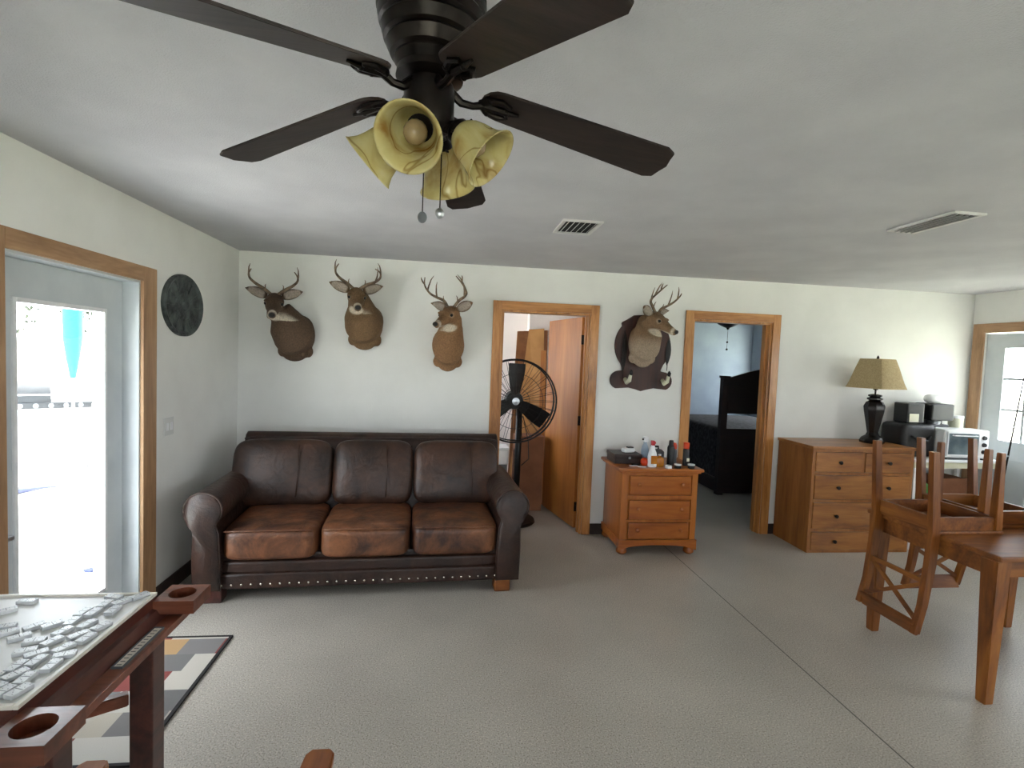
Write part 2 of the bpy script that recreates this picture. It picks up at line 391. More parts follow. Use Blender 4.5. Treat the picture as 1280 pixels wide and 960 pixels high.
# rooms behind the back wall
wall('wall_closet_left', M['pinkwall'], [(-1.0, -.9, YB+TW, 5.5, 0, CH), (-1.0, -.9, 6.7, 7.0, 0, CH), (-1.0, -.9, 5.5, 6.7, 0, 1.0), (-1.0, -.9, 5.5, 6.7, 2.1, CH)])
wall('wall_closet_back', M['pinkwall'], [(-1.0, 1.02, 6.9, 7.0, 0, CH), (1.02, 1.95, 6.7, 7.0, 0, CH)])
wall('wall_between_rooms', M['pinkwall'], [(1.85, 1.95, YB+TW, 7.0, 0, CH)])
wall('wall_bedroom_left', M['bluewall'], [(1.95, 2.02, YB+TW, 8.9, 0, CH)])
wall('wall_bedroom_back', M['bluewall'], [(1.95, XR+.14, 8.6, 8.9, 0, CH)])
wall('wall_bedroom_right', M['bluewall'], [(XR, XR+.14, YB+TW, 7.2, 0, CH), (XR, XR+.14, 8.3, 8.9, 0, CH), (XR, XR+.14, 7.2, 8.3, 0, 1.0), (XR, XR+.14, 7.2, 8.3, 2.1, CH)])

def window(n, axis, at, a0, a1, z0, z1, cols, rows):
    """white framed window in an opening; axis 'x': wall plane x=at, 'y': wall plane y=at"""
    def bx(b, a, a_, z, z_, d0, d1):
        if axis == 'x': b.box(d0, d1, a, a_, z, z_)
        else: b.box(a, a_, d0, d1, z, z_)
    fr = B(); d0, d1 = at-.03, at+.03
    for (p, q, r, s) in ((a0, a0+.05, z0, z1), (a1-.05, a1, z0, z1), (a0+.05, a1-.05, z0, z0+.05), (a0+.05, a1-.05, z1-.05, z1)): bx(fr, p, q, r, s, d0, d1)
    for k in range(1, cols): c = a0+(a1-a0)*k/cols; bx(fr, c-.012, c+.012, z0+.05, z1-.05, at-.015, at+.015)
    for k in range(1, rows): c = z0+(z1-z0)*k/rows; bx(fr, a0+.05, a1-.05, c-.012, c+.012, at-.0155, at+.0155)
    o = struct(fr.build('window_%d' % n, M['white']))
    g = B(); bx(g, a0+.05, a1-.05, z0+.05, z1-.05, at-.003, at+.003); g.build('pane', M['glass'], o)
    return o
window(1, 'x', XR+.09, RW0, RW1, .9, 2.1, 3, 2)
window(2, 'y', YF-.09, FW[0][0], FW[0][1], .9, 2.1, 2, 2)
window(3, 'y', YF-.09, FW[1][0], FW[1][1], .9, 2.1, 2, 2)
window(5, 'x', -.95, 5.5, 6.7, 1.0, 2.1, 2, 2)  # unseen window, added to brighten the closet
window(4, 'x', XR+.09, 7.2, 8.3, 1.0, 2.1, 2, 2)  # unseen window, added to light the far bedroom walls
# door casings (oak) ---------------------------------------------------------
def casing(n, a0, a1, h, w=.078, t=.02, y=YB):
    b = B()
    b.box(a0-w, a0, y-t, y, 0, h+w, bev=.003); b.box(a1, a1+w, y-t, y, 0, h+w, bev=.003)
    tr = struct(b.build('trim_%d' % n, M['oak']))
    B().box(a0, a1, y-t, y, h, h+w, bev=.003).build('head_casing', M['oakx'], tr)
    j = B(); j.box(a0, a0+.018, y, y+TW, 0, h); j.box(a1-.018, a1, y, y+TW, 0, h); j.box(a0+.018, a1-.018, y, y+TW, h-.018, h)
    j.box(a0+.018, a0+.03, y+.05, y+.085, 0, h-.018); j.box(a1-.03, a1-.018, y+.05, y+.085, 0, h-.018)
    j.build('jamb', M['oak'], tr)
    return tr
casing(1, D1a, D1b, DH)
casing(2, D2a, D2b, DH)
# left door: casing, jamb, glazed slab
tr = struct(B().box(XL, XL+.02, LD1, LD1+.14, 0, LDH+.085, bev=.003).box(XL, XL+.02, LD0-.1, LD0, 0, LDH+.085, bev=.003).build('trim_3', M['oakyz']))
B().box(XL, XL+.02, LD0, LD1, LDH, LDH+.085, bev=.003).build('head_casing', M['oaky'], tr)
jb = B(); jb.box(XL-.14, XL, LD1-.012, LD1, 0, LDH); jb.box(XL-.14, XL, LD0, LD0+.012, 0, LDH); jb.box(XL-.14, XL, LD0+.012, LD1-.012, LDH-.012, LDH)
jb.build('jamb', M['vinyl'], tr)
sx0, sx1 = XL-.13, XL-.087
gy0, gy1, gz0, gz1 = 2.505, 3.135, .24, 1.81
s = B()
s.box(sx0, sx1, LD0+.015, gy0, .01, LDH-.015); s.box(sx0, sx1, gy1, LD1-.015, .01, LDH-.015)
s.box(sx0, sx1, gy0, gy1, .01, gz0); s.box(sx0, sx1, gy0, gy1, gz1, LDH-.015)
d1 = struct(s.build('door_1', M['vinyl']))
gf = B(); w = .022
for a, b_, c, d in ((gy0, gy0+w, gz0, gz1), (gy1-w, gy1, gz0, gz1), (gy0+w, gy1-w, gz0, gz0+w), (gy0+w, gy1-w, gz1-w, gz1)): gf.box(sx0-.008, sx1+.01, a, b_, c, d, bev=.003)
gf.build('glazing_bead', M['white'], d1)
B().box(sx0+.02, sx0+.026, gy0+w, gy1-w, gz0+w, gz1-w).build('pane', M['glass'], d1)
hb = B().lathe([(.0, 0), (.032, 0), (.032, .008), (.012, .014), (.012, .045), (.0, .045)], 16, T(sx1, 2.44, .78) @ RY(PI/2))
hb.box(sx1+.038, sx1+.05, 2.37, 2.45, .77, .79, bev=.004); hb.build('door_handle', M['steel'], d1, smooth=True)
# right exterior door with nine lites
tr = struct(B().box(XR-.02, XR, RD1, RD1+.11, 0, 2.14, bev=.003).box(XR-.02, XR, RD0-.11, RD0, 0, 2.14, bev=.003).build('trim_4', M['oakyz']))
B().box(XR-.02, XR, RD0, RD1, 2.05, 2.14, bev=.003).build('head_casing', M['oaky'], tr)
hy0, hy1, hz0, hz1 = 3.83, 4.42, 1.02, 1.90
s = B(); a, b_ = XR+.02, XR+.064
s.box(a, b_, RD0+.005, hy0, .01, 2.04); s.box(a, b_, hy1, RD1-.005, .01, 2.04); s.box(a, b_, hy0, hy1, .01, hz0); s.box(a, b_, hy0, hy1, hz1, 2.04)
for k in range(2):
    c = RD0+.14+k*.36; s.box(a-.006, a, c, c+.28, .2, .85, bev=.002)
d2 = struct(s.build('door_2', M['vinyl']))
g = B()
for k in (1, 2):
    c = hy0+(hy1-hy0)*k/3; g.box(a+.01, b_-.01, c-.011, c+.011, hz0, hz1); c = hz0+(hz1-hz0)*k/3; g.box(a+.0105, b_-.0105, hy0, hy1, c-.011, c+.011)
g.build('muntins', M['vinyl'], d2)
B().box(a+.02, a+.026, hy0, hy1, hz0, hz1).build('pane', M['glass'], d2)
kb = B().lathe([(0, 0), (.03, 0), (.03, .008), (.012, .012), (.012, .035), (.028, .045), (.028, .065), (0, .07)], 16, T(a, 3.72, .95) @ RY(-PI/2)); kb.build('door_handle', M['steel'], d2, smooth=True)
# inner wooden door, swung into the closet
ang = math.atan2(5.63-(YB+TW+.01), 1.10-1.262)
lf = thing('interior_door', 'flat birch veneer door swung open into the back room behind the fan', 'door', (1.262, YB+TW+.012, 0), ang)
B().box(0, .79, -.018, .018, .012, 2.035, bev=.002).build('door_leaf', M['doorwood'], lf)
for z in (.22, 1.05, 1.82):
    B().tube([(-.006, -.0, z-.045), (-.006, 0, z+.045)], .007).box(-.004, .002, -.02, .02, z-.045, z+.045).build('hinge', M['bronze'], lf)
kb = B().lathe([(0, 0), (.03, 0), (.03, .006), (.011, .01), (.011, .035), (.026, .045), (.027, .06), (0, .066)], 16, T(.73, -.018, .98) @ RX(PI/2))
kb.build('door_knob', M['bronze'], lf, smooth=True)
# baseboards
def bboard(nm, pcs):
    b = B()
    for p in pcs: b.box(*p, bev=.002)
    struct(b.build(nm, M['darkbase']))
M['darkbase'] = mat('dark_rubber_base', '#33251f', '#3e2e26', 9, .6)
bboard('baseboard_back', [(XL, D1a-.08, YB-.012, YB, 0, .1), (D1b+.08, D2a-.08, YB-.012, YB, 0, .1), (D2b+.08, XR, YB-.012, YB, 0, .1)])
bboard('baseboard_left', [(XL, XL+.012, LD1+.145, YB-.013, 0, .1), (XL, XL+.012, YF, LD0-.11, 0, .1)])
bboard('baseboard_right', [(XR-.012, XR, YF, RD0-.12, 0, .1)])
# switch plate
sw = thing('light_switch', 'double light switch plate on left wall right of the glass door', 'switch', (XL, 3.615, 1.10))
B().box(0, .006, -.058, .058, -.058, .058, bev=.003).build('plate', M['plate_s'], sw)
for k in (-1, 1): B().box(.006, .011, k*.024-.012, k*.024+.012, -.025, .025, bev=.002).build('rocker', M['white'], sw)

# ceiling vents
def vent(label, x0, x1, y0, y1, n, tilt, along='y'):
    v = thing('ceiling_vent', label, 'vent', ((x0+x1)/2, (y0+y1)/2, CH)); hx, hy = (x1-x0)/2, (y1-y0)/2
    fr = B(); t = .022
    for a in ((-hx, -hx+t, -hy, hy), (hx-t, hx, -hy, hy), (-hx+t, hx-t, -hy, -hy+t), (-hx+t, hx-t, hy-t, hy)): fr.box(a[0], a[1], a[2], a[3], -.012, -.001, bev=.002)
    fr.build('frame', M['metalvent'], v)
    B().box(-hx+t, hx-t, -hy+t, hy-t, -.003, -.001).build('duct_shade_sheet', M['ventdark'], v)  # flat black sheet; the dark inside the duct is put into its colour
    for k in range(n):
        if along == 'y':
            c = -hx+t+(2*hx-2*t)*(k+.5)/n
            B().box(-.0125, .0125, -hy+t, hy-t, -.001, .001, T(c, 0, -.012) @ RY(tilt)).build('louver', M['metalvent'], v)
        else:
            c = -hy+t+(2*hy-2*t)*(k+.5)/n
            B().box(-hx+t, hx-t, -.0125, .0125, -.001, .001, T(0, c, -.012) @ RX(tilt)).build('louver', M['metalvent'], v)
vent('white louvered ceiling vent between the fan and the back wall', .63, .87, 3.01, 3.33, 6, -.75)
vent('white ceiling register at right, above the dresser and stacked chairs', 2.45, 2.63, 2.35, 2.76, 4, -.6)

# ------------------------------------------------------------------ sofa
sofa = thing('leather_sofa', 'long three seat brown leather sofa with rolled arms and nail trim', 'sofa', (-.505, 3.50, 0), math.radians(3.4))
b = B(); b.box(-.90, .90, .05, .98, .09, .30, bev=.012)
b.build('base_frame', M['leather'], sofa)
B().pillow(-.91, .91, .0, .16, .085, .185, .12, 10).build('front_rail', M['leather'], sofa, smooth='all')
B().pillow(-.91, .91, .01, .16, .178, .262, .25, 10).build('front_welt', M['leather'], sofa, smooth='all')
# back: leaning slab with rolled top
prof = [(.62, .28), (.80, .90), (.83, .955), (.88, .975), (.94, .955), (.965, .90), (.97, .12), (.66, .12)]
bk = B(); bk.loft([[(x, y, z) for y, z in prof] for x in (-.99, -.97, .97, .99)])
bk.build('backrest', M['leather'], sofa, smooth=50, bev=.012)
wl = B().tube([(-.985, .80, .925), (-.9, .797, .94), (.9, .797, .94), (.985, .80, .925)], .007); wl.build('welt_cord', M['leather'], sofa, smooth='all')
def arm(side):
    # front profile of the rolled arm (x outwards), swept front to back
    pts = []
    for k in range(17):
        a = math.radians(-50+k*(280/16)); pts.append((.015+.112*math.cos(a), .605+.112*math.sin(a)))
    prof = pts+[(-.075, .46), (-.085, .30), (-.085, .09), (.075, .09), (.08, .3), (.075, .46)]
    rings = []
    for y, s_ in ((-.03, .93), (-.045, .8), (-.02, 1.0), (.12, 1.0), (.5, 1.0), (.85, 1.0), (.90, .96)):
        rings.append([(side*(x*s_), y, .35+(z-.35)*(s_ if s_ < 1 else 1)) for x, z in prof])
    rings = [rings[1], rings[0]]+rings[2:]
    a = B().loft(rings, mx=T(side*.965, 0, .0))
    o = a.build('arm', M['leather'], sofa, smooth=60)
    w = B().tube([(side*(x*1.0)+side*.965, -.022, z) for x, z in prof[:-3]], .006, 6)
    w.build('arm_piping', M['leather'], o, smooth='all')
    return o
arm(-1); arm(1)
sx = [-.895, -.30, .295, .895]
for k in range(3):
    c = B().pillow(sx[k]+.004, sx[k+1]-.004, -.015, .66, .262, .475, .28, 18, puff=(2, .16))
    o = c.build('seat_cushion', M['cushion_seat'], sofa, smooth='all')
    pts = [(sx[k]+.03, .0, .462), (sx[k]+.1, -.008, .466), (sx[k+1]-.1, -.008, .466), (sx[k+1]-.03, .0, .462)]
    B().tube(pts, .005, 6).build('piping', M['cushion_seat'], o, smooth='all')
bxs = [(-1.02, -.31), (-.305, .295), (.30, .97)]
for x0, x1 in bxs:
    mx = T((x0+x1)/2, .58, .455) @ RX(math.radians(-17))
    hw = (x1-x0)/2
    c = B().pillow(-hw, hw, -.09, .13, 0, .50, .36, 18, mx=mx, puff=(1, .28))
    o = c.build('back_cushion', M['cushion_back'], sofa, smooth='all')
    B().tube([mx @ Vector(p) for p in ((hw*.35, -.122, .06), (hw*.36, -.131, .25), (hw*.34, -.122, .44))], .004, 6).build('seam', M['cushion_back'], o, smooth='all')
for k in range(31):
    x = -.875+1.75*k/30
    B().sphere((x, -.004, .118), (.008, .006, .008), 8).build('nail_head', M['nail'], sofa, smooth='all')
for x, y in ((-.93, .03), (.93, .03), (-.93, .85), (.93, .85)):
    B().box(x-.055, x+.055, y-.03, y+.08, 0, .09, bev=.01).build('foot', M['cherryx'] if x > 0 else M['gamewood'], sofa)  # left feet get a darker wood: shade at that end put into the colour

# ------------------------------------------------------------------ deer mounts
def deer(name, label, loc, hp, hyaw, hpitch, hroll=0, bw=1.0, bust_off=0, coat=(.16, .095, .05), antL=0, antR=0, parent_rot=0, scale=1.0, brisket=None, asc=1.0):
    t = thing(name, label, 'mounted deer head', loc, parent_rot, 'mounted buck heads on the back wall')
    t.scale = (scale,)*3
    Hm = T(*hp) @ RZ(hyaw) @ RX(hpitch) @ RY(hroll)     # head frame: -y forward, x right, z up
    b = B()
    def ell(c, U, V, ru, rv, n=22):
        return [Vector(c)+U*ru*math.cos(2*PI*k/n)+V*rv*math.sin(2*PI*k/n) for k in range(n)]
    hx, hy, hz = hp
    back = Hm @ Vector((0, .05, -.045))
    ctrl = [(Vector((bust_off, -.004, 0)), .135*bw, .185), (Vector((bust_off, -.09, .015)), .15*bw, .19), (Vector((bust_off*.6+back.x*.3, -.16, .09)), .125*bw, .16),
            (Vector((bust_off*.25+back.x*.7, (hy)*.75+.02, .19)), .093, .115), (back+Vector((0, 0, -.05)), .072, .088), (back+Vector((0, .0, .03)), .06, .07)]
    rings = []
    for i, (c, ru, rv) in enumerate(ctrl):
        d = (ctrl[min(i+1, 5)][0]-ctrl[max(i-1, 0)][0]).normalized()
        if i == 0: d = Vector((0, -1, 0))
        U = Vector((1, 0, 0)); U = (U-d*U.dot(d)).normalized(); V = U.cross(d).normalized()
        rings.append(ell(c, U, V, ru, rv))
    b.loft(rings)
    # brisket and shoulder stubs below
    b.sphere((bust_off, -.06, -.13), (.10*bw, .06, .09), 16)
    b.sphere((bust_off-.09*bw, -.035, -.13), (.045, .035, .055), 12); b.sphere((bust_off+.09*bw, -.035, -.13), (.045, .035, .055), 12)
    # head
    hr = [(.085, .005, .035, .035), (.06, .012, .062, .06), (.02, .012, .073, .07), (-.03, .004, .072, .066), (-.07, -.006, .062, .057), (-.11, -.02, .047, .047),
          (-.15, -.031, .038, .039), (-.185, -.038, .034, .034), (-.21, -.041, .029, .029), (-.225, -.043, .018, .018)]
    rings = []
    for y, z, ru, rv in hr:
        rings.append([Hm @ Vector((ru*math.cos(2*PI*k/20), y, z+rv*math.sin(2*PI*k/20))) for k in range(20)])
    b.loft(rings)
    for s_ in (-1, 1):
        b.sphere((0, 0, 0), (.02, .03, .014), 10, Hm @ T(s_*.056, -.06, .035) @ RZ(s_*.3))     # brow ridge
        b.sphere((0, 0, 0), (.03, .05, .035), 10, Hm @ T(s_*.035, -.03, -.03))           # cheek
    bm = b.bm; me = bpy.data.meshes.new('body'); bm.to_mesh(me); bm.free()
    o = bpy.data.objects.new('tmp', me); COL.objects.link(o)
    md = o.modifiers.new('r', 'REMESH'); md.mode = 'VOXEL'; md.voxel_size = .0075
    m2 = o.modifiers.new('s', 'SMOOTH'); m2.iterations = 16; m2.factor = .5
    dg = bpy.context.evaluated_depsgraph_get(); dg.update()
    nm = bpy.data.meshes.new_from_object(o.evaluated_get(dg)); bpy.data.objects.remove(o)
    nm.name = 'body'; nm.materials.clear(); nm.materials.append(M['fur'])
    Hi = Hm.inverted()
    at = nm.color_attributes.new('coat', 'FLOAT_COLOR', 'POINT')
    white = (.62, .56, .46); dark = tuple(c*.55 for c in coat); bris = brisket or tuple(c*1.25 for c in coat)
    def mixc(a, b_, t_): t_ = max(0, min(1, t_)); return tuple(x*(1-t_)+y*t_ for x, y in zip(a, b_))
    def sm(a, b_, x): x = max(0, min(1, (x-a)/(b_-a))); return x*x*(3-2*x)
    for v in nm.vertices:
        p = v.co; q = Hi @ p
        c = coat
        c = mixc(c, bris, sm(.1, -.05, p.z)*.8)
        if q.y < .1 and q.z > -.12:
            c = mixc(c, dark, sm(.03, .07, q.z)*.6*sm(.12, .0, q.y))                     # dark crown
            c = mixc(c, dark, sm(-.06, -.14, q.y)*sm(-.03, 0, q.z)*.5)
            ex = math.sqrt((abs(q.x)-.062)**2+(q.y+.062)**2+(q.z-.012)**2)
            c = mixc(c, white, sm(.028, .02, ex)*.22)
            c = mixc(c, white, sm(-.05, -.065, q.z)*sm(-.03, -.08, q.y)*sm(-.2, -.17, q.y))                    # under jaw
            c = mixc(c, white, sm(-.175, -.19, q.y)*sm(-.215, -.2, q.y)*.8)                # muzzle ring
        th = math.sqrt((q.x/.055)**2+((q.y+.02)/.07)**2+((q.z+.10)/.032)**2)
        c = mixc(c, white, sm(1.25, .85, th)*.9)                                           # throat patch
        at.data[v.index].color = (*c, 1)
    for p in nm.polygons: p.use_smooth = True
    body = bpy.data.objects.new('body', nm); COL.objects.link(body); body.parent = t
    B().sphere((0, 0, 0), (.024, .016, .019), 12, Hm @ T(0, -.221, -.034)).build('nose', M['nose'], t, smooth='all')
    for s_ in (-1, 1):
        B().sphere((0, 0, 0), .0145, 12, Hm @ T(s_*.057, -.066, .014)).build('eye', M['black_gloss'], t, smooth='all')
        # ear: cupped leaf
        n, mR = 12, 7; L, W = .165, .042
        front = []; bm = bmesh.new(); grid = []
        for i in range(n+1):
            u = i/n; w_ = W*math.sin(PI*min(1, u*.93+.07))**.7*(1 if u < .4 else 1)*(1-.15*u)+.006*(1-u)
            row = []
            for j in range(mR):
                vv = -1+2*j/(mR-1)
                row.append(bm.verts.new((u*L, .03*vv*vv*(1-.6*u)+.012*math.sin(u*PI), vv*w_)))
            grid.append(row)
        for i in range(n):
            for j in range(mR-1): bm.faces.new((grid[i][j], grid[i+1][j], grid[i+1][j+1], grid[i][j+1]))
        bmesh.ops.recalc_face_normals(bm, faces=bm.faces[:])
        bmesh.ops.solidify(bm, geom=bm.faces[:], thickness=.006)
        em = Hm @ T(s_*.055, .035, .045) @ Matrix.Scale(s_, 4, (1, 0, 0)) @ RZ(.15) @ RY(-.35) @ T(0, -.03, 0) @ Matrix.Scale(-1, 4, (0, 1, 0)) @ Matrix.Scale(-1, 4, (0, 1, 0))
        bmesh.ops.transform(bm, matrix=em, verts=bm.verts[:]); bmesh.ops.recalc_face_normals(bm, faces=bm.faces[:])
        e = bpy.data.meshes.new('ear'); bm.to_mesh(e); bm.free(); e.materials.append(M['fur'])
        ca = e.color_attributes.new('coat', 'FLOAT_COLOR', 'POINT'); ei = em.inverted()
        for v in e.vertices:
            q = ei @ v.co; u = q.x/L; inner = (q.z/(W+.004))**2 < .5 and .1 < u < .9
            ca.data[v.index].color = (*((.36, .31, .26) if inner else tuple(c*.8 for c in coat)), 1)
        for p in e.polygons: p.use_smooth = True
        eo = bpy.data.objects.new('ear', e); COL.objects.link(eo); eo.parent = t
        # antler
        style = antL if s_ < 0 else antR
        beams = {0: [((.034, .02, .07), (.07, .035, .11), (.12, .03, .15), (.155, .0, .20), (.16, -.04, .25), (.14, -.07, .30))],
                 1: [((.034, .02, .07), (.075, .03, .11), (.13, .02, .14), (.17, -.01, .19), (.165, -.05, .25), (.125, -.08, .285))],
                 2: [((.034, .02, .07), (.08, .04, .12), (.14, .03, .15), (.185, .0, .19), (.19, -.05, .26), (.155, -.08, .33))]}[style][0]
        xs = 1.22 if style < 2 and asc < .95 else 1
        beams = [(x*asc*(xs if i_ else 1), y*asc, .07+(z-.07)*asc) for i_, (x, y, z) in enumerate(beams)]
        P = [Vector((s_*x, y, z)) for x, y, z in beams]
        def cat(P, n=5):
            o_ = []
            Q = [P[0]]+P+[P[-1]]
            for i in range(1, len(Q)-2):
                for k in range(n):
                    tt = k/n; a, b2, c2, d2_ = Q[i-1], Q[i], Q[i+1], Q[i+2]
                    o_.append(.5*((2*b2)+(c2-a)*tt+(2*a-5*b2+4*c2-d2_)*tt**2+(-a+3*b2-3*c2+d2_)*tt**3))
            return o_+[P[-1]]
        C = cat(P); ab = B(); n = len(C)
        ab.tube([Hm @ p for p in C], [.0125*(1-(i/n)**1.6*.85)+.001 for i in range(n)], 8)
        def tine(i0, d, l, r0=.008):
            p = C[int(i0*n)]; d = Vector((d[0]*s_, d[1], d[2])).normalized()
            pts = [p, p+d*l*.35+Vector((s_*.008, 0, 0)), p+d*l*.7+Vector((s_*.008, 0, .005)), p+d*l]
            ab.tube([Hm @ q for q in pts], [r0, r0*.8, r0*.55, .0015], 7)
        tine(.12, (.1, -.15, 1), .065*asc, .0065)
        if style == 0: tine(.62, (-.05, .25, 1), .12*asc)
        if style == 1: tine(.45, (.1, .1, 1), .14*asc); tine(.72, (-.3, .1, 1), .11*asc)
        if style == 2: tine(.42, (-.1, .1, 1), .13*asc); tine(.66, (-.5, .1, .8), .14*asc); tine(.82, (.3, -.2, 1), .06*asc)
        ab.sphere((0, 0, 0), (.016, .016, .008), 10, Hm @ T(s_*.034, .02, .075))
        ab.build('antler', M['antler'], t, smooth='all')
    return t
WY = YB
deer('deer_mount', 'mounted buck nearest the left wall, darker coat, facing forward above the sofa', (-1.33, WY, 1.74), (-.075, -.27, .25), .22, .34, coat=(.105, .068, .045), antL=0, antR=0, bw=1.15, bust_off=.03, asc=.9)
deer('deer_mount', 'mounted buck second from left, highest on the wall, with white muzzle', (-.745, WY, 1.86), (-.02, -.27, .21), .24, .30, coat=(.17, .105, .055), antL=0, antR=1, bw=1.1, bust_off=.02, asc=.86)
deer('deer_mount', 'mounted buck beside first doorway, tan coat, nose turned left with white throat band', (-.005, WY, 1.70), (.01, -.26, .26), -.62, .25, coat=(.25, .14, .07), antL=2, antR=2, bw=.95, asc=1.0)

# plaque with deer, hooves and feather
pl = thing('trophy_plaque', 'dark carved wooden trophy plaque with hoof hooks between the two doorways', 'plaque', (1.79, WY+.0008, 1.36))
out = []
R0 = .255
def arc(cx, cz, r, a0, a1, n, sx=1):
    return [(cx+sx*r*math.cos(math.radians(a0+(a1-a0)*k/n)), cz+r*math.sin(math.radians(a0+(a1-a0)*k/n))) for k in range(n+1)]
right = [(0, .0), (.05, .015), (.12, .03)]+arc(.215, .1, .085, -70, 75, 10)+[(.18, .19)]+arc(0, .425, .27, -40, 40, 10)+[(.215, .63), (.16, .66), (.10, .70), (.0, .71)]
out = right+[(-x, z) for x, z in right[::-1][1:-1]]
B().prism(out, -.024, 0, RX(PI/2) @ Matrix.Scale(-1, 4, (0, 0, 1)), bev=.006).build('board', M['plaque'], pl, smooth=30)
for s_, x in ((-1, -.16), (1, .20)):
    b = B(); b.tube([(x, -.03, .11), (x, -.08, .08), (x+.01, -.12, .10), (x+.02, -.125, .16)], [.018, .02, .019, .014], 10)
    o = b.build('hoof_hook', M['cream'], pl, smooth='all')
    B().tube([(x+.02, -.125, .15), (x+.024, -.128, .18), (x+.022, -.126, .2)], [.016, .017, .004], 8).build('hoof', M['black'], o, smooth='all')
fe = []
for x, z0, z1, m_ in ((-.19, .16, .56, M['bronze']), (.235, .25, .50, M['black'])):
    ol = []
    for k in range(11): u = k/10; ol.append((x+.028*math.sin(PI*u)**.8+.01*u, z0+(z1-z0)*u))
    ol += [(x-.022*math.sin(PI*k/10)**.8+.01*k/10, z0+(z1-z0)*k/10) for k in range(9, 0, -1)]
    q = B().prism(ol, .03, .038, RX(PI/2)); q.tube([(x, -.04, z0-.05), (x+.005, -.042, (z0+z1)/2), (x+.01, -.04, z1)], .003, 6)
    q.build('feather', m_, pl)
deer('deer_mount', 'mounted buck on the carved plaque, gazing right, largest antlers', (1.77, WY-.025, 1.80), (.035, -.24, .20), .66, .32, coat=(.20, .125, .07), antL=2, antR=1, bw=.95, brisket=(.42, .34, .26), asc=.98)

# round cast plate on the left wall
pt = thing('wall_plate', 'dark embossed cast metal round plaque high on left wall beside door', 'wall plaque', (XL, 3.78, 1.89))
pm = RY(PI/2) @ Matrix.Scale(.205, 4, (1, 0, 0)) @ Matrix.Scale(.262, 4, (0, 1, 0))
B().lathe([(0, .0), (1, .0), (1.0, .02), (.96, .026), (.88, .018), (.86, .012), (.45, .014), (.42, .02), (.36, .022), (0, .028)], 48, pm).build('disc', M['platem'], pt, smooth=30)
q = B()
for k in range(12):
    a = 2*PI*k/12; q.bar((.014, 0, 0), (.014, .262*.82*math.sin(a), .205*.82*math.cos(a)), .012, .014, .006, .01)
q.build('relief_rays', M['platem'], pt)
q = B(); q.sphere((.024, 0, 0), (.012, .05, .04), 14); q.box(.02, .034, -.005, .005, 0, .1, bev=.002); q.build('relief_center', M['platem'], pt, smooth=True)

# ------------------------------------------------------------------ ceiling fan
FX, FY, FZ = -.0595, 1.182, 2.204
fan = thing('ceiling_fan', 'dark bronze five blade ceiling fan with four amber glass light shades', 'ceiling fan', (FX, FY, CH))
z0 = FZ-CH
prof = [(.0, 0), (.085, 0), (.1, -.006), (.112, -.02), (.115, -.05), (.111, -.054), (.1155, -.062), (.114, -.078), (.109, -.083), (.112, -.088), (.108, -.108), (.102, -.113), (.104, -.118), (.098, -.14), (.091, -.145), (.093, -.15), (.083, -.172), (.075, -.177), (.076, -.182), (.066, -.198), (.05, -.205), (0, -.205)]
B().lathe([(r*1.02, z) for r, z in prof], 48).build('motor_housing', M['bronze'], fan, smooth=25)
B().lathe([(0, -.2), (.07, -.2), (.072, -.215), (.05, -.225), (.054, -.235), (.055, -.30), (.05, -.318), (.032, -.33), (.03, -.35), (.018, -.368), (0, -.372)], 36).build('switch_housing', M['bronze'], fan, smooth=30)
th0, slope = .1282, .182
for k in range(5):
    a = th0+k*2*PI/5
    pm = T(0, 0, z0+.015) @ RZ(a) @ RY(math.atan(slope)) @ RX(math.radians(-11))
    L0, L1 = .115, .584
    ol = []
    w0, w1 = .047, .062
    for j in range(9): an = PI/2+PI*j/8; ol.append((L0+.045+.045*math.cos(an), w0*math.sin(an)))
    ol += [(L1-.03, -w1), (L1-.008, -w1+.012), (L1-.004, -w1*.4), (L1+.002, 0), (L1-.004, w1*.4), (L1-.008, w1-.012), (L1-.03, w1)]
    B().prism(ol, -.003, .003, pm, bev=.0015).build('blade', M['blade'], fan)
    ib = B()
    ib.tube([pm @ Vector(p) for p in ((.045, 0, -.004), (.075, 0, -.022), (.10, 0, -.02), (.125, 0, -.008))], [.011, .009, .008, .009], 8)
    # scrolled blade iron
    for s_ in (-1, 1):
        ib.tube([pm @ Vector(p) for p in ((.115, 0, -.008), (.13, s_*.018, -.009), (.16, s_*.026, -.008), (.18, s_*.016, -.007), (.172, s_*.006, -.007))], [.008, .0075, .007, .006, .004], 7)
    ib.tube([pm @ Vector(p) for p in ((.12, 0, -.008), (.17, 0, -.009), (.205, 0, -.006))], [.009, .008, .003], 7)
    for q_ in ((.135, .02), (.135, -.02), (.175, 0)): ib.sphere((0, 0, 0), (.007, .007, .005), 8, pm @ T(q_[0], q_[1], -.012))
    ib.build('blade_iron', M['bronze'], fan, smooth=True)
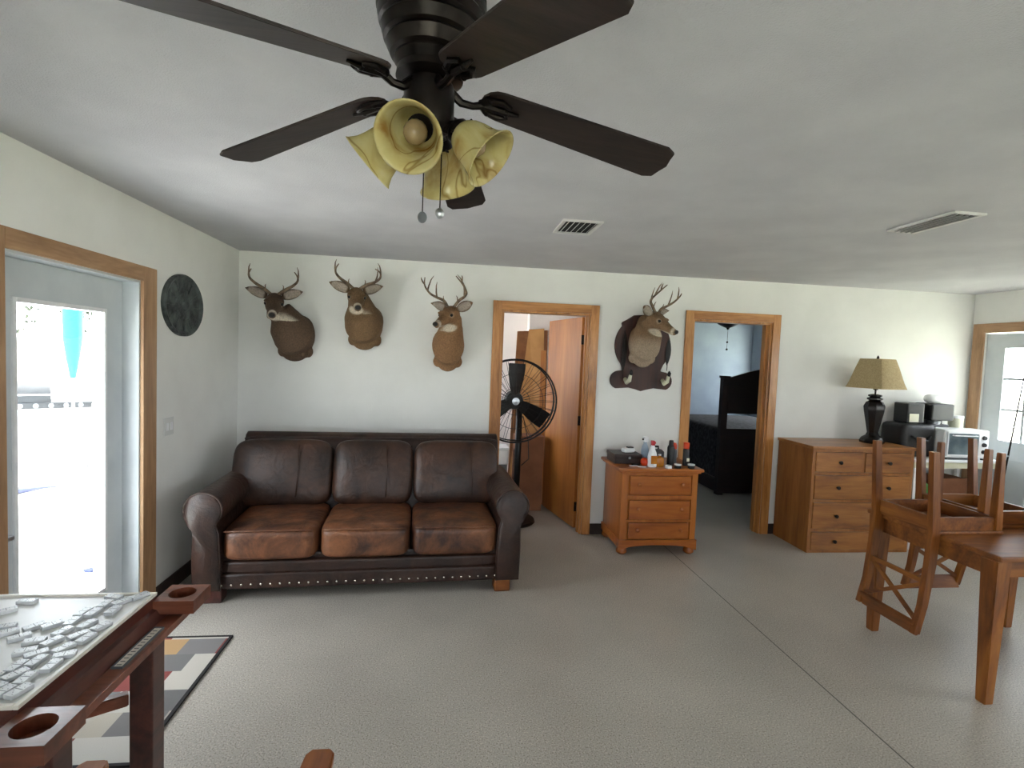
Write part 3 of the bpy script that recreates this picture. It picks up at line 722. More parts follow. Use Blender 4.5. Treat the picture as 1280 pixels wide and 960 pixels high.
for k, az in enumerate((257, 167, 72, 338)):
    a = math.radians(az)
    d = Vector((math.cos(a), math.sin(a), 0))
    tilt = math.radians((56, 50, 40, 50)[k])
    ax = (d*math.sin(tilt)+Vector((0, 0, -math.cos(tilt)))).normalized()
    st = Vector((.006, 0, -.314-(.02 if k == 0 else 0)))+d*(.036 if k == 0 else .028)
    nk = st+d*.02+ax*.012
    rot = Vector((0, 0, 1)).rotation_difference(ax).to_matrix().to_4x4()
    mx = T(*nk) @ rot
    ho = B(); ho.tube([Vector((0, 0, -.315)), st, nk], [.014, .014, .016], 10); ho.lathe([(0, -.004), (.02, -.004), (.027, .006), (.027, .022), (.0, .022)], 20, mx)
    for j in range(3):
        an = 2*PI*j/3+.5; ho.tube([mx @ Vector((.026*math.cos(an), .026*math.sin(an), .014)), mx @ Vector((.037*math.cos(an), .037*math.sin(an), .014))], .0025, 6)
    so = ho.build('lamp_arm', M['bronze'], fan, smooth=40)
    sh = B()
    outer = [(.024, .012), (.032, .02), (.041, .035), (.046, .052), (.049, .07), (.054, .088), (.063, .104), (.067, .108)]
    inner = [(r-.003, z+.0005) for r, z in outer[::-1]]
    rings = [[(r*math.cos(2*PI*j/32), r*math.sin(2*PI*j/32), z) for j in range(32)] for r, z in outer+inner]
    sh.loft(rings, mx=mx, cap=False)
    g = sh.build('glass_shade', M['amberglass'], fan, smooth='all')
    bu = B().sphere((0, 0, .055), (.024, .024, .028), 14, mx); bu.build('bulb', M['bulb'], g, smooth='all')
for (x, y, zb) in ((-.004, -.055, 1.908), (.031, -.03, 1.925)):
    q = B(); q.tube([(x, y, -.325), (x, y, zb-CH+.02)], .0013, 6)
    pc = q.build('pull_chain', M['bronze'], fan)
    B().sphere((x, y, zb-CH+.01), (.010, .008, .012), 12).build('pull_fob', M['steel'] if x > 0 else M['greyp'], pc, smooth='all')

# ------------------------------------------------------------------ nightstand
ns = thing('nightstand', 'small honey pine chest with three drawers and bun feet by doorway', 'chest', (1.815, 4.22, 0))
B().box(-.33, .33, .01, .49, .075, .70, bev=.004).build('carcass', M['pinez'], ns)
B().box(-.375, .375, -.035, .50, .715, .742, bev=.01).box(-.355, .355, -.018, .495, .70, .716, bev=.005).build('top', M['pine'], ns)
f_ = B(); f_.box(-.335, -.285, -.004, .012, .10, .70); f_.box(.285, .335, -.004, .012, .10, .70); f_.box(-.285, .285, -.008, .012, .475, .508, bev=.003); f_.box(-.285, .285, -.004, .012, .68, .70); f_.box(-.285, .285, -.004, .012, .28, .30)
f_.build('face_frame', M['pinez'], ns)
sk = []
for k in range(13): u = k/12; sk.append((-.3+.6*u, .055+.03*math.sin(PI*u)**.5))
B().prism([(-.345, .13), (-.345, .04)]+sk+[(.345, .04), (.345, .13)], .0, .02, RX(PI/2)).box(-.345, -.325, 0, .49, .06, .13).box(.325, .345, 0, .49, .06, .13).build('plinth', M['pine'], ns)
for z0_, z1_ in ((.52, .675), (.305, .465), (.14, .275)):
    dr = B().box(-.265, .265, -.02, .005, z0_, z1_, bev=.006).build('drawer', M['pine'], ns)
    for x in (-.19, .19):
        B().lathe([(0, 0), (.009, 0), (.008, .01), (.017, .018), (.017, .024), (0, .03)], 16, T(x, -.02, (z0_+z1_)/2+.01) @ RX(PI/2)).build('knob', M['pine'], dr, smooth=True)
for x, y in ((-.30, .03), (.30, .03), (-.30, .45), (.30, .45)):
    B().lathe([(0, 0), (.03, 0), (.045, .015), (.045, .04), (.035, .06), (0, .06)], 20, T(x, y, 0)).build('foot', M['pine'], ns, smooth=True)
NT = .743
def bottle(name, label, x, y, prof, m, seg=20, z=NT, cat='bottle', rot=0, sq=1.0):
    t = thing(name, label, cat, (x, y, z), rot, None)
    B().lathe(prof, seg, Matrix.Scale(sq, 4, (0, 1, 0))).build('body', m, t, smooth=35)
    return t
# dark box with paper on top
bx = thing('jewelry_box', 'dark wooden lidded box on the left of the pine chest', 'box', (1.60, 4.47, NT), .0)
B().box(-.14, .10, -.10, .13, 0, .055, bev=.004).build('body', M['boxwood'], bx)
B().box(-.144, .104, -.104, .134, .057, .085, bev=.004).build('lid', M['boxwood'], bx); B().box(-.02, .0, -.108, -.104, .045, .065, bev=.001).build('clasp', M['steel'], bx)
pp = thing('paper_dispenser', 'crumpled white and black packet on top of dark box', 'packet', (1.61, 4.47, NT+.0855), .3)
B().pillow(-.06, .06, -.035, .035, 0, .04, .5, 6).build('body', M['white'], pp, smooth='all'); B().box(-.01, .045, -.02, .02, .036, .05, bev=.003).build('flap', M['black'], pp)
o = B().sphere((0, 0, .036), (.036, .036, .036), 18).build('orange_ball', M['orange'], None, smooth='all', loc=(1.70, 4.30, NT)); tag(o, 'round orange red ball in front of dark box on pine chest', 'ball')
# white spray bottle with red nozzle
t = bottle('spray_bottle', 'white trigger bottle with red cap in the middle of pine chest', 1.755, 4.27, [(0, 0), (.038, 0), (.04, .01), (.04, .09), (.034, .12), (.022, .15), (.018, .175), (.016, .185), (0, .185)], M['white'], sq=.75)
B().box(-.013, .013, -.02, .02, .185, .225, bev=.004).box(-.008, .008, -.045, -.018, .205, .22, bev=.002).build('spray_head', M['red'], t)
B().box(-.022, .03, -.034, -.0305, .03, .1, bev=.001).build('label_panel', M['amber'], t)
# second spray bottle behind
t = bottle('spray_bottle', 'taller white bottle with black speckled sprayer behind the red-capped one', 1.745, 4.42, [(0, 0), (.032, 0), (.033, .01), (.033, .12), (.026, .15), (.015, .175), (.015, .19), (0, .19)], M['bluep'])
B().box(-.018, .02, -.03, .02, .19, .235, bev=.006).build('spray_head', M['white'], t); B().box(-.03, -.016, -.012, .0, .205, .22, bev=.002).build('trigger', M['black'], t)
t = bottle('amber_bottle', 'squat flask of amber liquid beside white trigger bottle', 1.828, 4.29, [(0, 0), (.038, 0), (.042, .01), (.042, .06), (.03, .08), (.012, .085), (.012, .095), (0, .095)], M['amber'], sq=.55)
B().lathe([(0, .095), (.014, .095), (.014, .105), (0, .105)], 14).build('cap', M['white'], t)
t = bottle('spray_can', 'squat grey pump sprayer behind the amber flask', 1.88, 4.45, [(0, 0), (.05, 0), (.052, .01), (.052, .1), (.03, .12), (.0, .125)], M['greyp'])
B().tube([(0, 0, .12), (0, 0, .145), (-.07, 0, .148)], .009, 8).build('nozzle', M['black'], t)
t = bottle('spray_can', 'tall black aerosol can near center of pine chest', 1.945, 4.33, [(0, 0), (.03, 0), (.031, .005), (.031, .16), (.024, .175), (0, .175)], M['black'])
B().lathe([(0, .176), (.02, .176), (.02, .21), (.016, .222), (0, .222)], 16).build('cap', M['black'], t, smooth=True)
t = bottle('spray_can', 'dark aerosol can with orange cap, left of the rightmost can', 2.005, 4.42, [(0, 0), (.032, 0), (.033, .005), (.033, .12), (.027, .135), (0, .135)], M['greyp'])
B().lathe([(0, .135), (.034, .135), (.034, .165), (.025, .185), (0, .19)], 18).build('cap', M['orange'], t, smooth=True)
t = bottle('spray_can', 'slim black bottle with orange top at right edge of pine chest', 2.09, 4.34, [(0, 0), (.026, 0), (.027, .005), (.027, .14), (.02, .15), (0, .15)], M['black'])
B().lathe([(0, .15), (.024, .15), (.026, .2), (.02, .205), (0, .205)], 16).build('cap', M['orange'], t, smooth=True)
B().box(-.004, .02, -.0285, -.026, .04, .07).build('label_panel', M['cream'], t)
for i, (x, y, lab) in enumerate(((1.885, 4.225, 'small white jar lid at front of pine chest below grey sprayer'), (1.97, 4.235, 'short black jar with white lid in front of tall black can'), (2.09, 4.23, 'short black jar with white lid in front of orange-topped slim bottle'))):
    t = thing('small_jar', lab, 'jar', (x, y, NT))
    if i: B().lathe([(0, 0), (.028, 0), (.028, .025), (0, .025)], 20).build('body', M['black'], t, smooth=35); B().lathe([(0, .0255), (.03, .0255), (.03, .035), (0, .036)], 20).build('lid', M['white'], t, smooth=35)
    else: B().lathe([(0, 0), (.028, 0), (.028, .02), (.024, .024), (0, .024)], 20).build('lid', M['white'], t, smooth=35)
for i, (x, y, r0, lab, m_) in enumerate(((1.60, 4.285, .1, 'thin white card lying in front of dark box', M['white']), (1.66, 4.25, -.2, 'white card lying nearest front edge of pine chest', M['white']), (1.63, 4.32, .3, 'small black remote lying between the two white cards', M['black']))):
    o = B().box(-.035, .035, -.014, .014, 0, .006 if i < 2 else .012, bev=.002).build('card' if i < 2 else 'remote_control', m_, loc=(x, y, NT+.0005)); o.rotation_euler.z = r0; tag(o, lab, 'card' if i < 2 else 'remote')

# ------------------------------------------------------------------ dresser
dr_ = thing('dresser', 'wide oak dresser with five drawers beneath the table lamp', 'dresser', (3.70, 4.225, 0))
hw = .495
B().box(-hw, hw, .02, .485, .0, .93, bev=.004).build('carcass', M['oakdz'], dr_)
B().box(-hw-.012, hw+.012, -.012, .49, .93, .957, bev=.005).build('top', M['oakd'], dr_)
f_ = B()
f_.box(-hw, -hw+.03, 0, .02, 0, .93, bev=.002); f_.box(hw-.03, hw, 0, .02, 0, .93, bev=.002)
for z in (0, .19, .455, .70, .905): f_.box(-hw+.03, hw-.03, .001, .02, z, z+.025, bev=.002)
f_.box(-.0125, .0125, .001, .02, .725, .905, bev=.002)
f_.build('face_frame', M['oakdz'], dr_)
rows = [((-hw+.033, -.016), (.728, .902)), ((.016, hw-.033), (.728, .902)), ((-hw+.033, hw-.033), (.483, .697)), ((-hw+.033, hw-.033), (.218, .452)), ((-hw+.033, hw-.033), (.028, .187))]
for (x0, x1), (z0_, z1_) in rows:
    d = B().box(x0, x1, -.006, .018, z0_, z1_, bev=.005).build('drawer', M['oakd'], dr_)
    ks = [(x0+x1)/2] if x1-x0 < .6 else [-.245, .245]
    for x in ks: B().lathe([(0, 0), (.008, 0), (.007, .012), (.016, .018), (.016, .026), (0, .03)], 16, T(x, -.006, (z0_+z1_)/2) @ RX(PI/2)).build('knob', M['bronze'], d, smooth=True)
# lamp
lp = thing('table_lamp', 'table lamp with square burlap shade and dark urn base on dresser', 'lamp', (3.99, 4.48, .957), .25)
B().lathe([(0, 0), (.10, 0), (.105, .02), (.09, .05), (.055, .075), (.045, .10), (.06, .18), (.082, .30), (.088, .345), (.07, .385), (.045, .40), (.065, .41), (.065, .425), (.04, .432), (.058, .44), (.055, .455), (.02, .462), (0, .462)], 8, Matrix.Scale(1, 4)).build('base', M['lampbody'], lp, smooth=30)
B().tube([(0, 0, .46), (0, 0, .62)], .008, 8).lathe([(0, .50), (.02, .50), (.022, .54), (0, .55)], 12).build('socket', M['bronze'], lp)
sh = B(); q2 = math.sqrt(2)
rings = []
for r, z in ((.262, .515), (.235, .57), (.21, .64), (.185, .71), (.152, .79), (.149, .79), (.181, .71), (.206, .64), (.231, .57), (.258, .516)):
    ring = []
    for j in range(24):
        a = 2*PI*j/24; k = (abs(math.cos(a))**8+abs(math.sin(a))**8)**(-1/8)
        ring.append((r*.72*k*math.cos(a), r*.72*k*math.sin(a), z))
    rings.append(ring)
sh.loft(rings+[rings[0]], cap=False); sh.build('lamp_shade', M['shade_linen'], lp, smooth=30)
B().lathe([(0, .79), (.012, .79), (.01, .81), (0, .825)], 10).bar((-.1, 0, .775), (.1, 0, .775), .004).build('finial', M['bronze'], lp)

# ------------------------------------------------------------------ right corner: cart and appliances
ct = thing('utility_table', 'white utility table in the right corner carrying the kitchen appliances', 'table', (4.70, 4.50, 0))
B().box(-.44, .47, -.22, .20, .815, .84, bev=.006).build('tabletop', M['white'], ct)
B().box(-.42, .45, -.20, .19, .35, .37, bev=.003).build('shelf', M['white'], ct)
B().box(-.42, .45, -.2, .19, .76, .814).build('apron', M['cream'], ct)
for x in (-.42, .45):
    for y in (-.2, .19): B().box(x-.0, x+.001 if x > 0 else x+.03, y, y+.001, 0, .76) if 0 else B().box(x-.015, x+.015, y-.015, y+.015, 0, .76, bev=.003).build('leg', M['white'], ct)
o = B().box(-.13, .13, -.12, .12, 0, .28, bev=.006).build('cardboard_box', M['card'], loc=(4.78, 4.48, .371)); tag(o, 'brown carton on the shelf under the white utility table', 'box')
o = B().pillow(-.09, .09, -.08, .08, 0, .24, .6, 8).build('green_bag', M['greenp'], smooth='all', loc=(4.47, 4.45, .371)); tag(o, 'green bag on the lower shelf beside the carton', 'bag')
# black bag / crate left
mw_ = thing('black_cooler', 'bulky black soft-sided case at left end of white utility table', 'case', (4.42, 4.53, .841))
B().pillow(-.18, .17, -.13, .15, 0, .31, .22, 10).build('body', M['black'], mw_, smooth='all'); B().tube([(-.1, -.13, .2), (-.05, -.16, .16), (.05, -.16, .16), (.1, -.13, .2)], .01, 8).build('strap', M['black'], mw_, smooth='all')
cm = thing('coffee_maker', 'black coffee maker with glass carafe standing behind the toaster oven', 'coffee maker', (4.72, 4.60, .841))
B().box(-.12, .12, -.08, .08, 0, .30, bev=.01).box(-.12, .12, -.12, .08, .34, .50, bev=.015).box(-.12, .12, .0, .08, .29, .36).build('body', M['black'], cm)
B().lathe([(0, .301), (.05, .301), (.055, .33), (0, .335)], 16, T(0, -.03, 0)).build('carafe', M['steel'], cm, smooth=True)
pr_ = thing('can_opener', 'black appliance with pale panel perched on the black case', 'appliance', (4.41, 4.56, 1.152))
B().box(-.07, .11, -.08, .08, 0, .19, bev=.012).build('body', M['black'], pr_); B().box(-.05, .05, -.086, -.081, .01, .09, bev=.004).build('front_panel', M['cream'], pr_)
o = B().pillow(-.09, .09, -.06, .06, 0, .09, .8, 8).build('paper_bundle', M['white'], smooth='all', loc=(4.70, 4.57, 1.342)); tag(o, 'crumpled white paper towel lying on top of coffee maker', 'paper towel')
o = thing('storage_jar', 'cream canister with pale lid at right of coffee maker', 'canister', (4.99, 4.60, .841))
B().lathe([(0, 0), (.055, 0), (.06, .02), (.06, .36), (0, .36)], 20).build('body', M['cream'], o, smooth=35); B().lathe([(0, .361), (.063, .361), (.063, .385), (0, .388)], 20).build('lid', M['white'], o, smooth=35)
to = thing('toaster_oven', 'white toaster oven with glass door and three black knobs', 'toaster oven', (4.80, 4.38, .841), -.08)
B().box(-.21, .22, -.085, .12, .015, .28, bev=.02).build('body', M['white'], to)
B().box(-.185, .105, -.096, -.087, .05, .245, bev=.003).build('glass_door', M['darkglass'], to)
fr = B(); fr.box(-.195, .115, -.1, -.087, .245, .262, bev=.003); fr.box(-.195, .115, -.1, -.087, .035, .05, bev=.003); fr.box(-.197, -.184, -.1, -.087, .05, .245, bev=.003); fr.box(.104, .117, -.1, -.087, .05, .245, bev=.003)
fr.tube([(-.15, -.1, .228), (-.15, -.122, .228), (.07, -.122, .228), (.07, -.1, .228)], .006, 8); fr.build('door_frame', M['white'], to)
for z in (.21, .145, .08): B().lathe([(0, 0), (.02, 0), (.016, .018), (0, .018)], 16, T(.165, -.086, z) @ RX(PI/2)).build('knob', M['black'], to, smooth=True)
for x in (-.18, .19):
    for y in (-.06, .09): B().box(x-.012, x+.012, y-.012, y+.012, 0, .015).build('foot', M['black'], to)

# fishing rod leaning on the door wall
rd = thing('fishing_rod', 'thin dark fishing rod leaning upright before the right hand door', 'fishing rod', (5.01, 4.2, 0))
P0, P1 = Vector((0, 0, 0)), Vector((.232, .0, 1.80))
B().tube([P0, P0.lerp(P1, .18)], .014, 8).build('grip', M['black'], rd, smooth='all')
B().tube([P0.lerp(P1, .18), P0.lerp(P1, .6), P1], [.009, .007, .004], 8).build('rod_blank', M['bronze'], rd, smooth='all')
B().tube([P0.lerp(P1, .17), P0.lerp(P1, .17)+Vector((-.05, -.02, 0))], [.01, .025], 10).build('reel', M['steel'], rd, smooth='all')
for k in (.35, .5, .65, .8): B().tube([P0.lerp(P1, k), P0.lerp(P1, k)+Vector((-.012, -.008, .004))], [.007, .007], 8).build('line_guide', M['steel'], rd)

# ------------------------------------------------------------------ dining table with upturned chairs
TX0, TX1, TY0, TY1, TZ = 2.675, 3.72, 2.18, 3.0, .762
tb = thing('dining_table', 'reddish wooden dining table with upturned chairs resting on top', 'table', ((TX0+TX1)/2, (TY0+TY1)/2, 0))
hx, hy = (TX1-TX0)/2, (TY1-TY0)/2
B().box(-hx, hx, -hy, hy, TZ-.028, TZ, bev=.008).build('tabletop', M['cherryx'], tb)
B().box(-hx+.06, hx-.06, -hy+.05, -hy+.075, TZ-.12, TZ-.029).box(-hx+.06, hx-.06, hy-.075, hy-.05, TZ-.12, TZ-.029).box(-hx+.03, -hx+.055, -hy+.06, hy-.06, TZ-.12, TZ-.0285).box(hx-.055, hx-.03, -hy+.06, hy-.06, TZ-.12, TZ-.0285).build('apron', M['cherryx'], tb)
for sx_ in (-1, 1):
    for sy_ in (-1, 1):
        x, y = sx_*(hx-.045), sy_*(hy-.06)
        B().bar((x, y, 0), (x, y, TZ-.029), .05, .05, .085, .085, bev=.004).build('leg', M['cherry'], tb)
def chair(label):
    """dining chair, local upright: seat at .45, faces -y ; origin on floor at centre"""
    t = thing('dining_chair', label, 'chair', group='upturned dining chairs on the table')
    w = .19; d = .20
    seat = B(); seat.box(-w-.012, w+.012, -d-.02, d-.01, .432, .45, bev=.006); seat.build('seat', M['cherryx'], t)
    rl = B()
    rl.box(-w+.02, w-.02, -d+.0, -d+.022, .36, .431); rl.box(-w+.02, w-.02, d-.022, d, .36, .431); rl.box(-w-.0, -w+.022, -d+.02, d-.02, .36, .431); rl.box(w-.022, w, -d+.02, d-.02, .36, .431)
    rl.build('seat_rail', M['cherryx'], t)
    for s_ in (-1, 1):
        B().bar((s_*(w-.012), -d+.01, 0), (s_*(w-.012), -d+.01, .43), .03, .03, .046, .046, bev=.003).build('leg', M['cherry'], t)
        pts = [(0, .035), (.44, 0), (.62, .008), (.85, .035), (1.0, .07)]
        rg = []
        for z, y in pts:
            hw_ = .017 if z > .2 else .015; dd = .024 if .3 < z < .7 else .018
            rg.append([(s_*w+i*hw_, d+y+j*dd, z) for i, j in ((-1, -1), (1, -1), (1, 1), (-1, 1))])
        B().loft(rg).build('back_post', M['cherry'], t, smooth=60)
    def by(z):
        for (a, ya), (b2, yb) in zip(((.44, 0), (.62, .008), (.85, .035), (1.0, .07)), ((.62, .008), (.85, .035), (1.0, .07), (1.1, .1))):
            if z <= b2: return d+ya+(yb-ya)*(z-a)/(b2-a)
    B().bar((-w, by(.965), .975), (w, by(.965), .975), .02, .085, up=(0, -.35, 1), bev=.003).build('crest_rail', M['cherryx'], t)
    B().bar((-w, by(.72), .72), (w, by(.72), .72), .018, .026, bev=.002).build('cross_rail', M['cherryx'], t)
    x_ = B(); x_.bar((-w+.01, by(.73)-.004, .73), (w-.01, by(.93)-.004, .94), .014, .022); x_.bar((w-.01, by(.73)+.004, .73), (-w+.01, by(.93)+.004, .94), .014, .022)
    x_.build('x_brace', M['cherryx'], t)
    return t
c0 = chair('upturned chair at the table end nearest the camera view center, X back hanging at left')
def invert(t, x, y, rz):
    # turn upside down about x axis: seat top (.45) lands on the table top
    t.matrix_world = T(x, y, TZ+.451) @ RZ(rz) @ RX(PI)
c0['label'] = 'upturned wooden chair hanging its X-braced back over left end of table'
# after RX(pi): local +y (back) -> -y ; want back towards -x  => rotate by -90deg: (-y)->(-x)
invert(c0, 2.846, 2.70, -PI/2)
c1 = dup(c0, 'upturned wooden chair with its X back hanging over far side of table'); invert(c1, 3.275, 2.832, PI)
c2 = dup(c0, 'upturned wooden chair at right end of table, cut by the photo edge'); invert(c2, 3.55, 2.39, PI/2)

# ------------------------------------------------------------------ rug
def rug():
    m, nt, b = base_mat('patchwork_rug')
    tc = N(nt, 'ShaderNodeTexCoord'); mp = N(nt, 'ShaderNodeMapping'); nt.links.new(tc.outputs['Object'], mp.inputs['Vector'])
    br = N(nt, 'ShaderNodeTexBrick'); br.offset = .5; br.squash = 1.6; br.squash_frequency = 3
    br.inputs['Scale'].default_value = 1; br.inputs['Mortar Size'].default_value = 0; br.inputs['Brick Width'].default_value = .19; br.inputs['Row Height'].default_value = .15
    br.inputs['Color1'].default_value = (0, 0, 0, 1); br.inputs['Color2'].default_value = (1, 1, 1, 1); br.inputs['Bias'].default_value = 0
    nt.links.new(mp.outputs[0], br.inputs['Vector'])
    r = N(nt, 'ShaderNodeValToRGB'); r.color_ramp.interpolation = 'CONSTANT'; e = r.color_ramp.elements
    cols = ['#b9b3a8', '#6c6a68', '#7e3c36', '#a8916f', '#bcb8b0', '#767371', '#a88860', '#7a3a36', '#aea698']
    e[0].position = 0; e[0].color = srgb(cols[0]); e[1].position = 1/9; e[1].color = srgb(cols[1])
    for i in range(2, 9): k = e.new(i/9); k.color = srgb(cols[i])
    nt.links.new(br.outputs['Color'], r.inputs[0])
    n = N(nt, 'ShaderNodeTexNoise', Scale=300); nt.links.new(tc.outputs['Object'], n.inputs['Vector'])
    bp = N(nt, 'ShaderNodeBump', Strength=.6, Distance=.004); nt.links.new(n.outputs[0], bp.inputs['Height']); nt.links.new(bp.outputs[0], b.inputs['Normal'])
    nt.links.new(r.outputs[0], b.inputs['Base Color']); b.inputs['Roughness'].default_value = .95
    return m
M['rug'] = rug(); M['rugedge'] = mat('rug_binding', '#1a1716', rough=.9)
rg_ = thing('area_rug', 'patchwork rug in red, tan, cream and grey with black edge', 'rug', (-1.46, 2.56, 0))
B().box(-.30, .295, -.45, .465, .001, .010).build('pile', M['rug'], rg_)
eb = B(); eb.box(.295, .31, -.465, .48, .001, .012); eb.box(-.315, -.3, -.465, .48, .001, .012); eb.box(-.3, .295, -.465, -.45, .001, .012); eb.box(-.3, .295, .465, .48, .001, .012)
eb.build('binding', M['rugedge'], rg_)

# ------------------------------------------------------------------ game table
gt = thing('game_table', 'square dark wood domino table with corner cup holders by glass door', 'game table', (-1.30, 1.60, 0))
# playing board spans x -.33...33, y -.295...295
bw_, bd_ = .335, .295
B().box(-bw_+.012, bw_-.012, -bd_+.012, bd_-.012, .7705, .775).build('playing_surface', M['paper'], gt)
lip = B()
for a in ((-bw_, -bw_+.012, -bd_, bd_), (bw_-.012, bw_, -bd_, bd_), (-bw_+.012, bw_-.012, -bd_, -bd_+.012), (-bw_+.012, bw_-.012, bd_-.012, bd_)): lip.box(*a, .771, .782, bev=.002)
lip.build('rim', M['tag'], gt)
sk = B()
def ring_sq(w1, d1_, z): return [(-w1, -d1_, z), (w1, -d1_, z), (w1, d1_, z), (-w1, d1_, z)]
sk.loft([ring_sq(bw_-.002, bd_-.002, .770), ring_sq(bw_-.002, bd_-.002, .735), ring_sq(bw_+.012, bd_+.012, .73), ring_sq(bw_+.03, bd_+.03, .70), ring_sq(bw_+.03, bd_+.03, .66)], cap=True)
sk.build('skirt', M['gamewood'], gt)
ld = B(); w_ = .05
o1, o2 = bw_+.031, bw_+.031+w_; p1, p2 = bd_+.031, bd_+.031+w_
for a in ((o1, o2, -p2, p2), (-o2, -o1, -p2, p2), (-o1, o1, p1, p2), (-o1, o1, -p2, -p1)): ld.box(*a, .675, .70, bev=.002)
ld.build('ledge', M['gamelight'], gt)
for s1 in (-1, 1):
    for s2 in (-1, 1):
        cx, cy = s1*(bw_+.062), s2*(bd_+.04)
        b = B(); hs = .066; n = 24; R_ = .043
        def sqp(a, h): k = 1/max(abs(math.cos(a)), abs(math.sin(a))); return (cx+h*k*math.cos(a), cy+h*k*math.sin(a))
        rings = []
        A = [2*PI*(k+.5)/n*1 for k in range(n)]
        A = [2*PI*k/n for k in range(n)]
        rings.append([(*sqp(a, hs), .715) for a in A]); rings.append([(*sqp(a, hs), .76) for a in A])
        rings.append([(cx+R_*math.cos(a), cy+R_*math.sin(a), .76) for a in A]); rings.append([(cx+R_*math.cos(a), cy+R_*math.sin(a), .722) for a in A]); rings.append([(cx+.001*math.cos(a), cy+.001*math.sin(a), .722) for a in A])
        b.loft(rings); b.build('cup_holder', M['gamelight'], gt)
        x, y = s1*(bw_+.008), s2*(bd_-.075)
        B().box(x-.036, x+.036, y-.036, y+.036, 0, .674, bev=.004).build('leg', M['gamewood'], gt)
for s1, s2 in ((1, 1), (1, -1)):
    B().bar((-s1*(bw_-.03), -s2*(bd_-.11), .46+.02*s2), (s1*(bw_-.03), s2*(bd_-.11), .46+.02*s2), .03, .04, bev=.003).build('stretcher', M['gamelight'], gt)
# score strip with numbers scale
ss = B().box(.375, .402, -.02, .20, .7, .704).build('score_strip', M['tag'], gt)
q = B()
for a in ((.373, .376, -.022, .202), (.401, .404, -.022, .202), (.376, .401, -.022, -.019), (.376, .401, .199, .202)): q.box(*a, .7, .707)
for k in range(12): q.box(.38, .393, -.008+k*.017, -.005+k*.017, .704, .7048)
q.build('strip_frame', M['pip'], ss)
# dominoes
def domino_proto():
    o = thing('domino', '', 'domino', group='dominoes scattered on the game table')
    B().box(-.026, .026, -.013, .013, 0, .0115, bev=.0018).build('tile', M['domino'], o)
    g_ = B(); g_.box(-.0007, .0007, -.011, .011, .0112, .0118)
    for x, y in ((-.013, 0), (-.02, -.007), (-.006, .007), (.008, -.007), (.02, .007), (.008, .007), (.02, -.007)): g_.lathe([(0, .0114), (.0013, .0114), (.0013, .0118), (0, .0118)], 8, T(x, y, 0))
    g_.build('pips', M['pip'], o)
    return o
dp = domino_proto()
zs = .7755
groups = [
 ('ivory domino in the meandering line of tiles across the white board', [(-1.273, 1.677, 22), (-1.237, 1.648, 37), (-1.189, 1.615, 43), (-1.196, 1.672, 50), (-1.145, 1.685, 48), (-1.111, 1.707, 90), (-1.106, 1.749, 85), (-1.083, 1.769, 83), (-1.07, 1.804, 90), (-1.032, 1.78, 90)]),
 ('ivory domino in the far right corner of the white board', [(-1.083, 1.86, -17), (-1.036, 1.837, 60), (-1.023, 1.867, 57)]),
 ('ivory domino loose in the middle right part of the white board', [(-1.133, 1.591, 17), (-1.087, 1.641, 73), (-1.057, 1.675, 75), (-1.065, 1.591, 68), (-1.026, 1.596, 57), (-.997, 1.653, 69), (-.997, 1.582, 80), (-1.095, 1.545, 21), (-1.022, 1.531, 68), (-1.08, 1.513, 42), (-1.038, 1.492, 22)]),
 ('ivory domino in the bunch nearest the front edge of the board', [(-1.09, 1.435, 76), (-1.074, 1.44, 88), (-1.07, 1.458, 87), (-1.055, 1.465, 85), (-1.045, 1.433, 61), (-1.063, 1.403, 67), (-1.027, 1.435, 90), (-1.007, 1.441, 91), (-1.027, 1.395, 77), (-.998, 1.38, 74), (-1.095, 1.37, 70)]),
 ('ivory domino at the far left of the white board', [(-1.33, 1.84, -1), (-1.345, 1.777, 40), (-1.385, 1.75, -32)])]
tl = [[x, y, math.radians(a), lab] for lab, l in groups for x, y, a in l]
HL, HW = .0265, .0135
def corners(t): c, s_ = math.cos(t[2]), math.sin(t[2]); return [(t[0]+i*HL*c-j*HW*s_, t[1]+i*HL*s_+j*HW*c) for i, j in ((-1, -1), (1, -1), (1, 1), (-1, 1))]
def hit(a, b_):
    A_, B_ = corners(a), corners(b_)
    for t in (a, b_):
        for k in (0, PI/2):
            ax = (math.cos(t[2]+k), math.sin(t[2]+k)); pa = [x*ax[0]+y*ax[1] for x, y in A_]; pb = [x*ax[0]+y*ax[1] for x, y in B_]
            if max(pa) < min(pb) or max(pb) < min(pa): return False
    return True
for it in range(400):
    mv = False
    for i in range(len(tl)):
        for j in range(i):
            if hit(tl[i], tl[j]):
                mv = True; dx, dy = tl[i][0]-tl[j][0], tl[i][1]-tl[j][1]; d = math.hypot(dx, dy) or 1
                tl[i][0] += dx/d*.0015; tl[i][1] += dy/d*.0015; tl[j][0] -= dx/d*.0015; tl[j][1] -= dy/d*.0015
        tl[i][0] = min(-1.005, max(-1.60, tl[i][0])); tl[i][1] = min(1.868, max(1.335, tl[i][1]))
    if not mv: break
for k, (x, y, a, lab) in enumerate(tl):
    o = dp if k == 0 else dup(dp)
    o.location = (x, y, zs); o.rotation_euler.z = a; o['label'] = lab

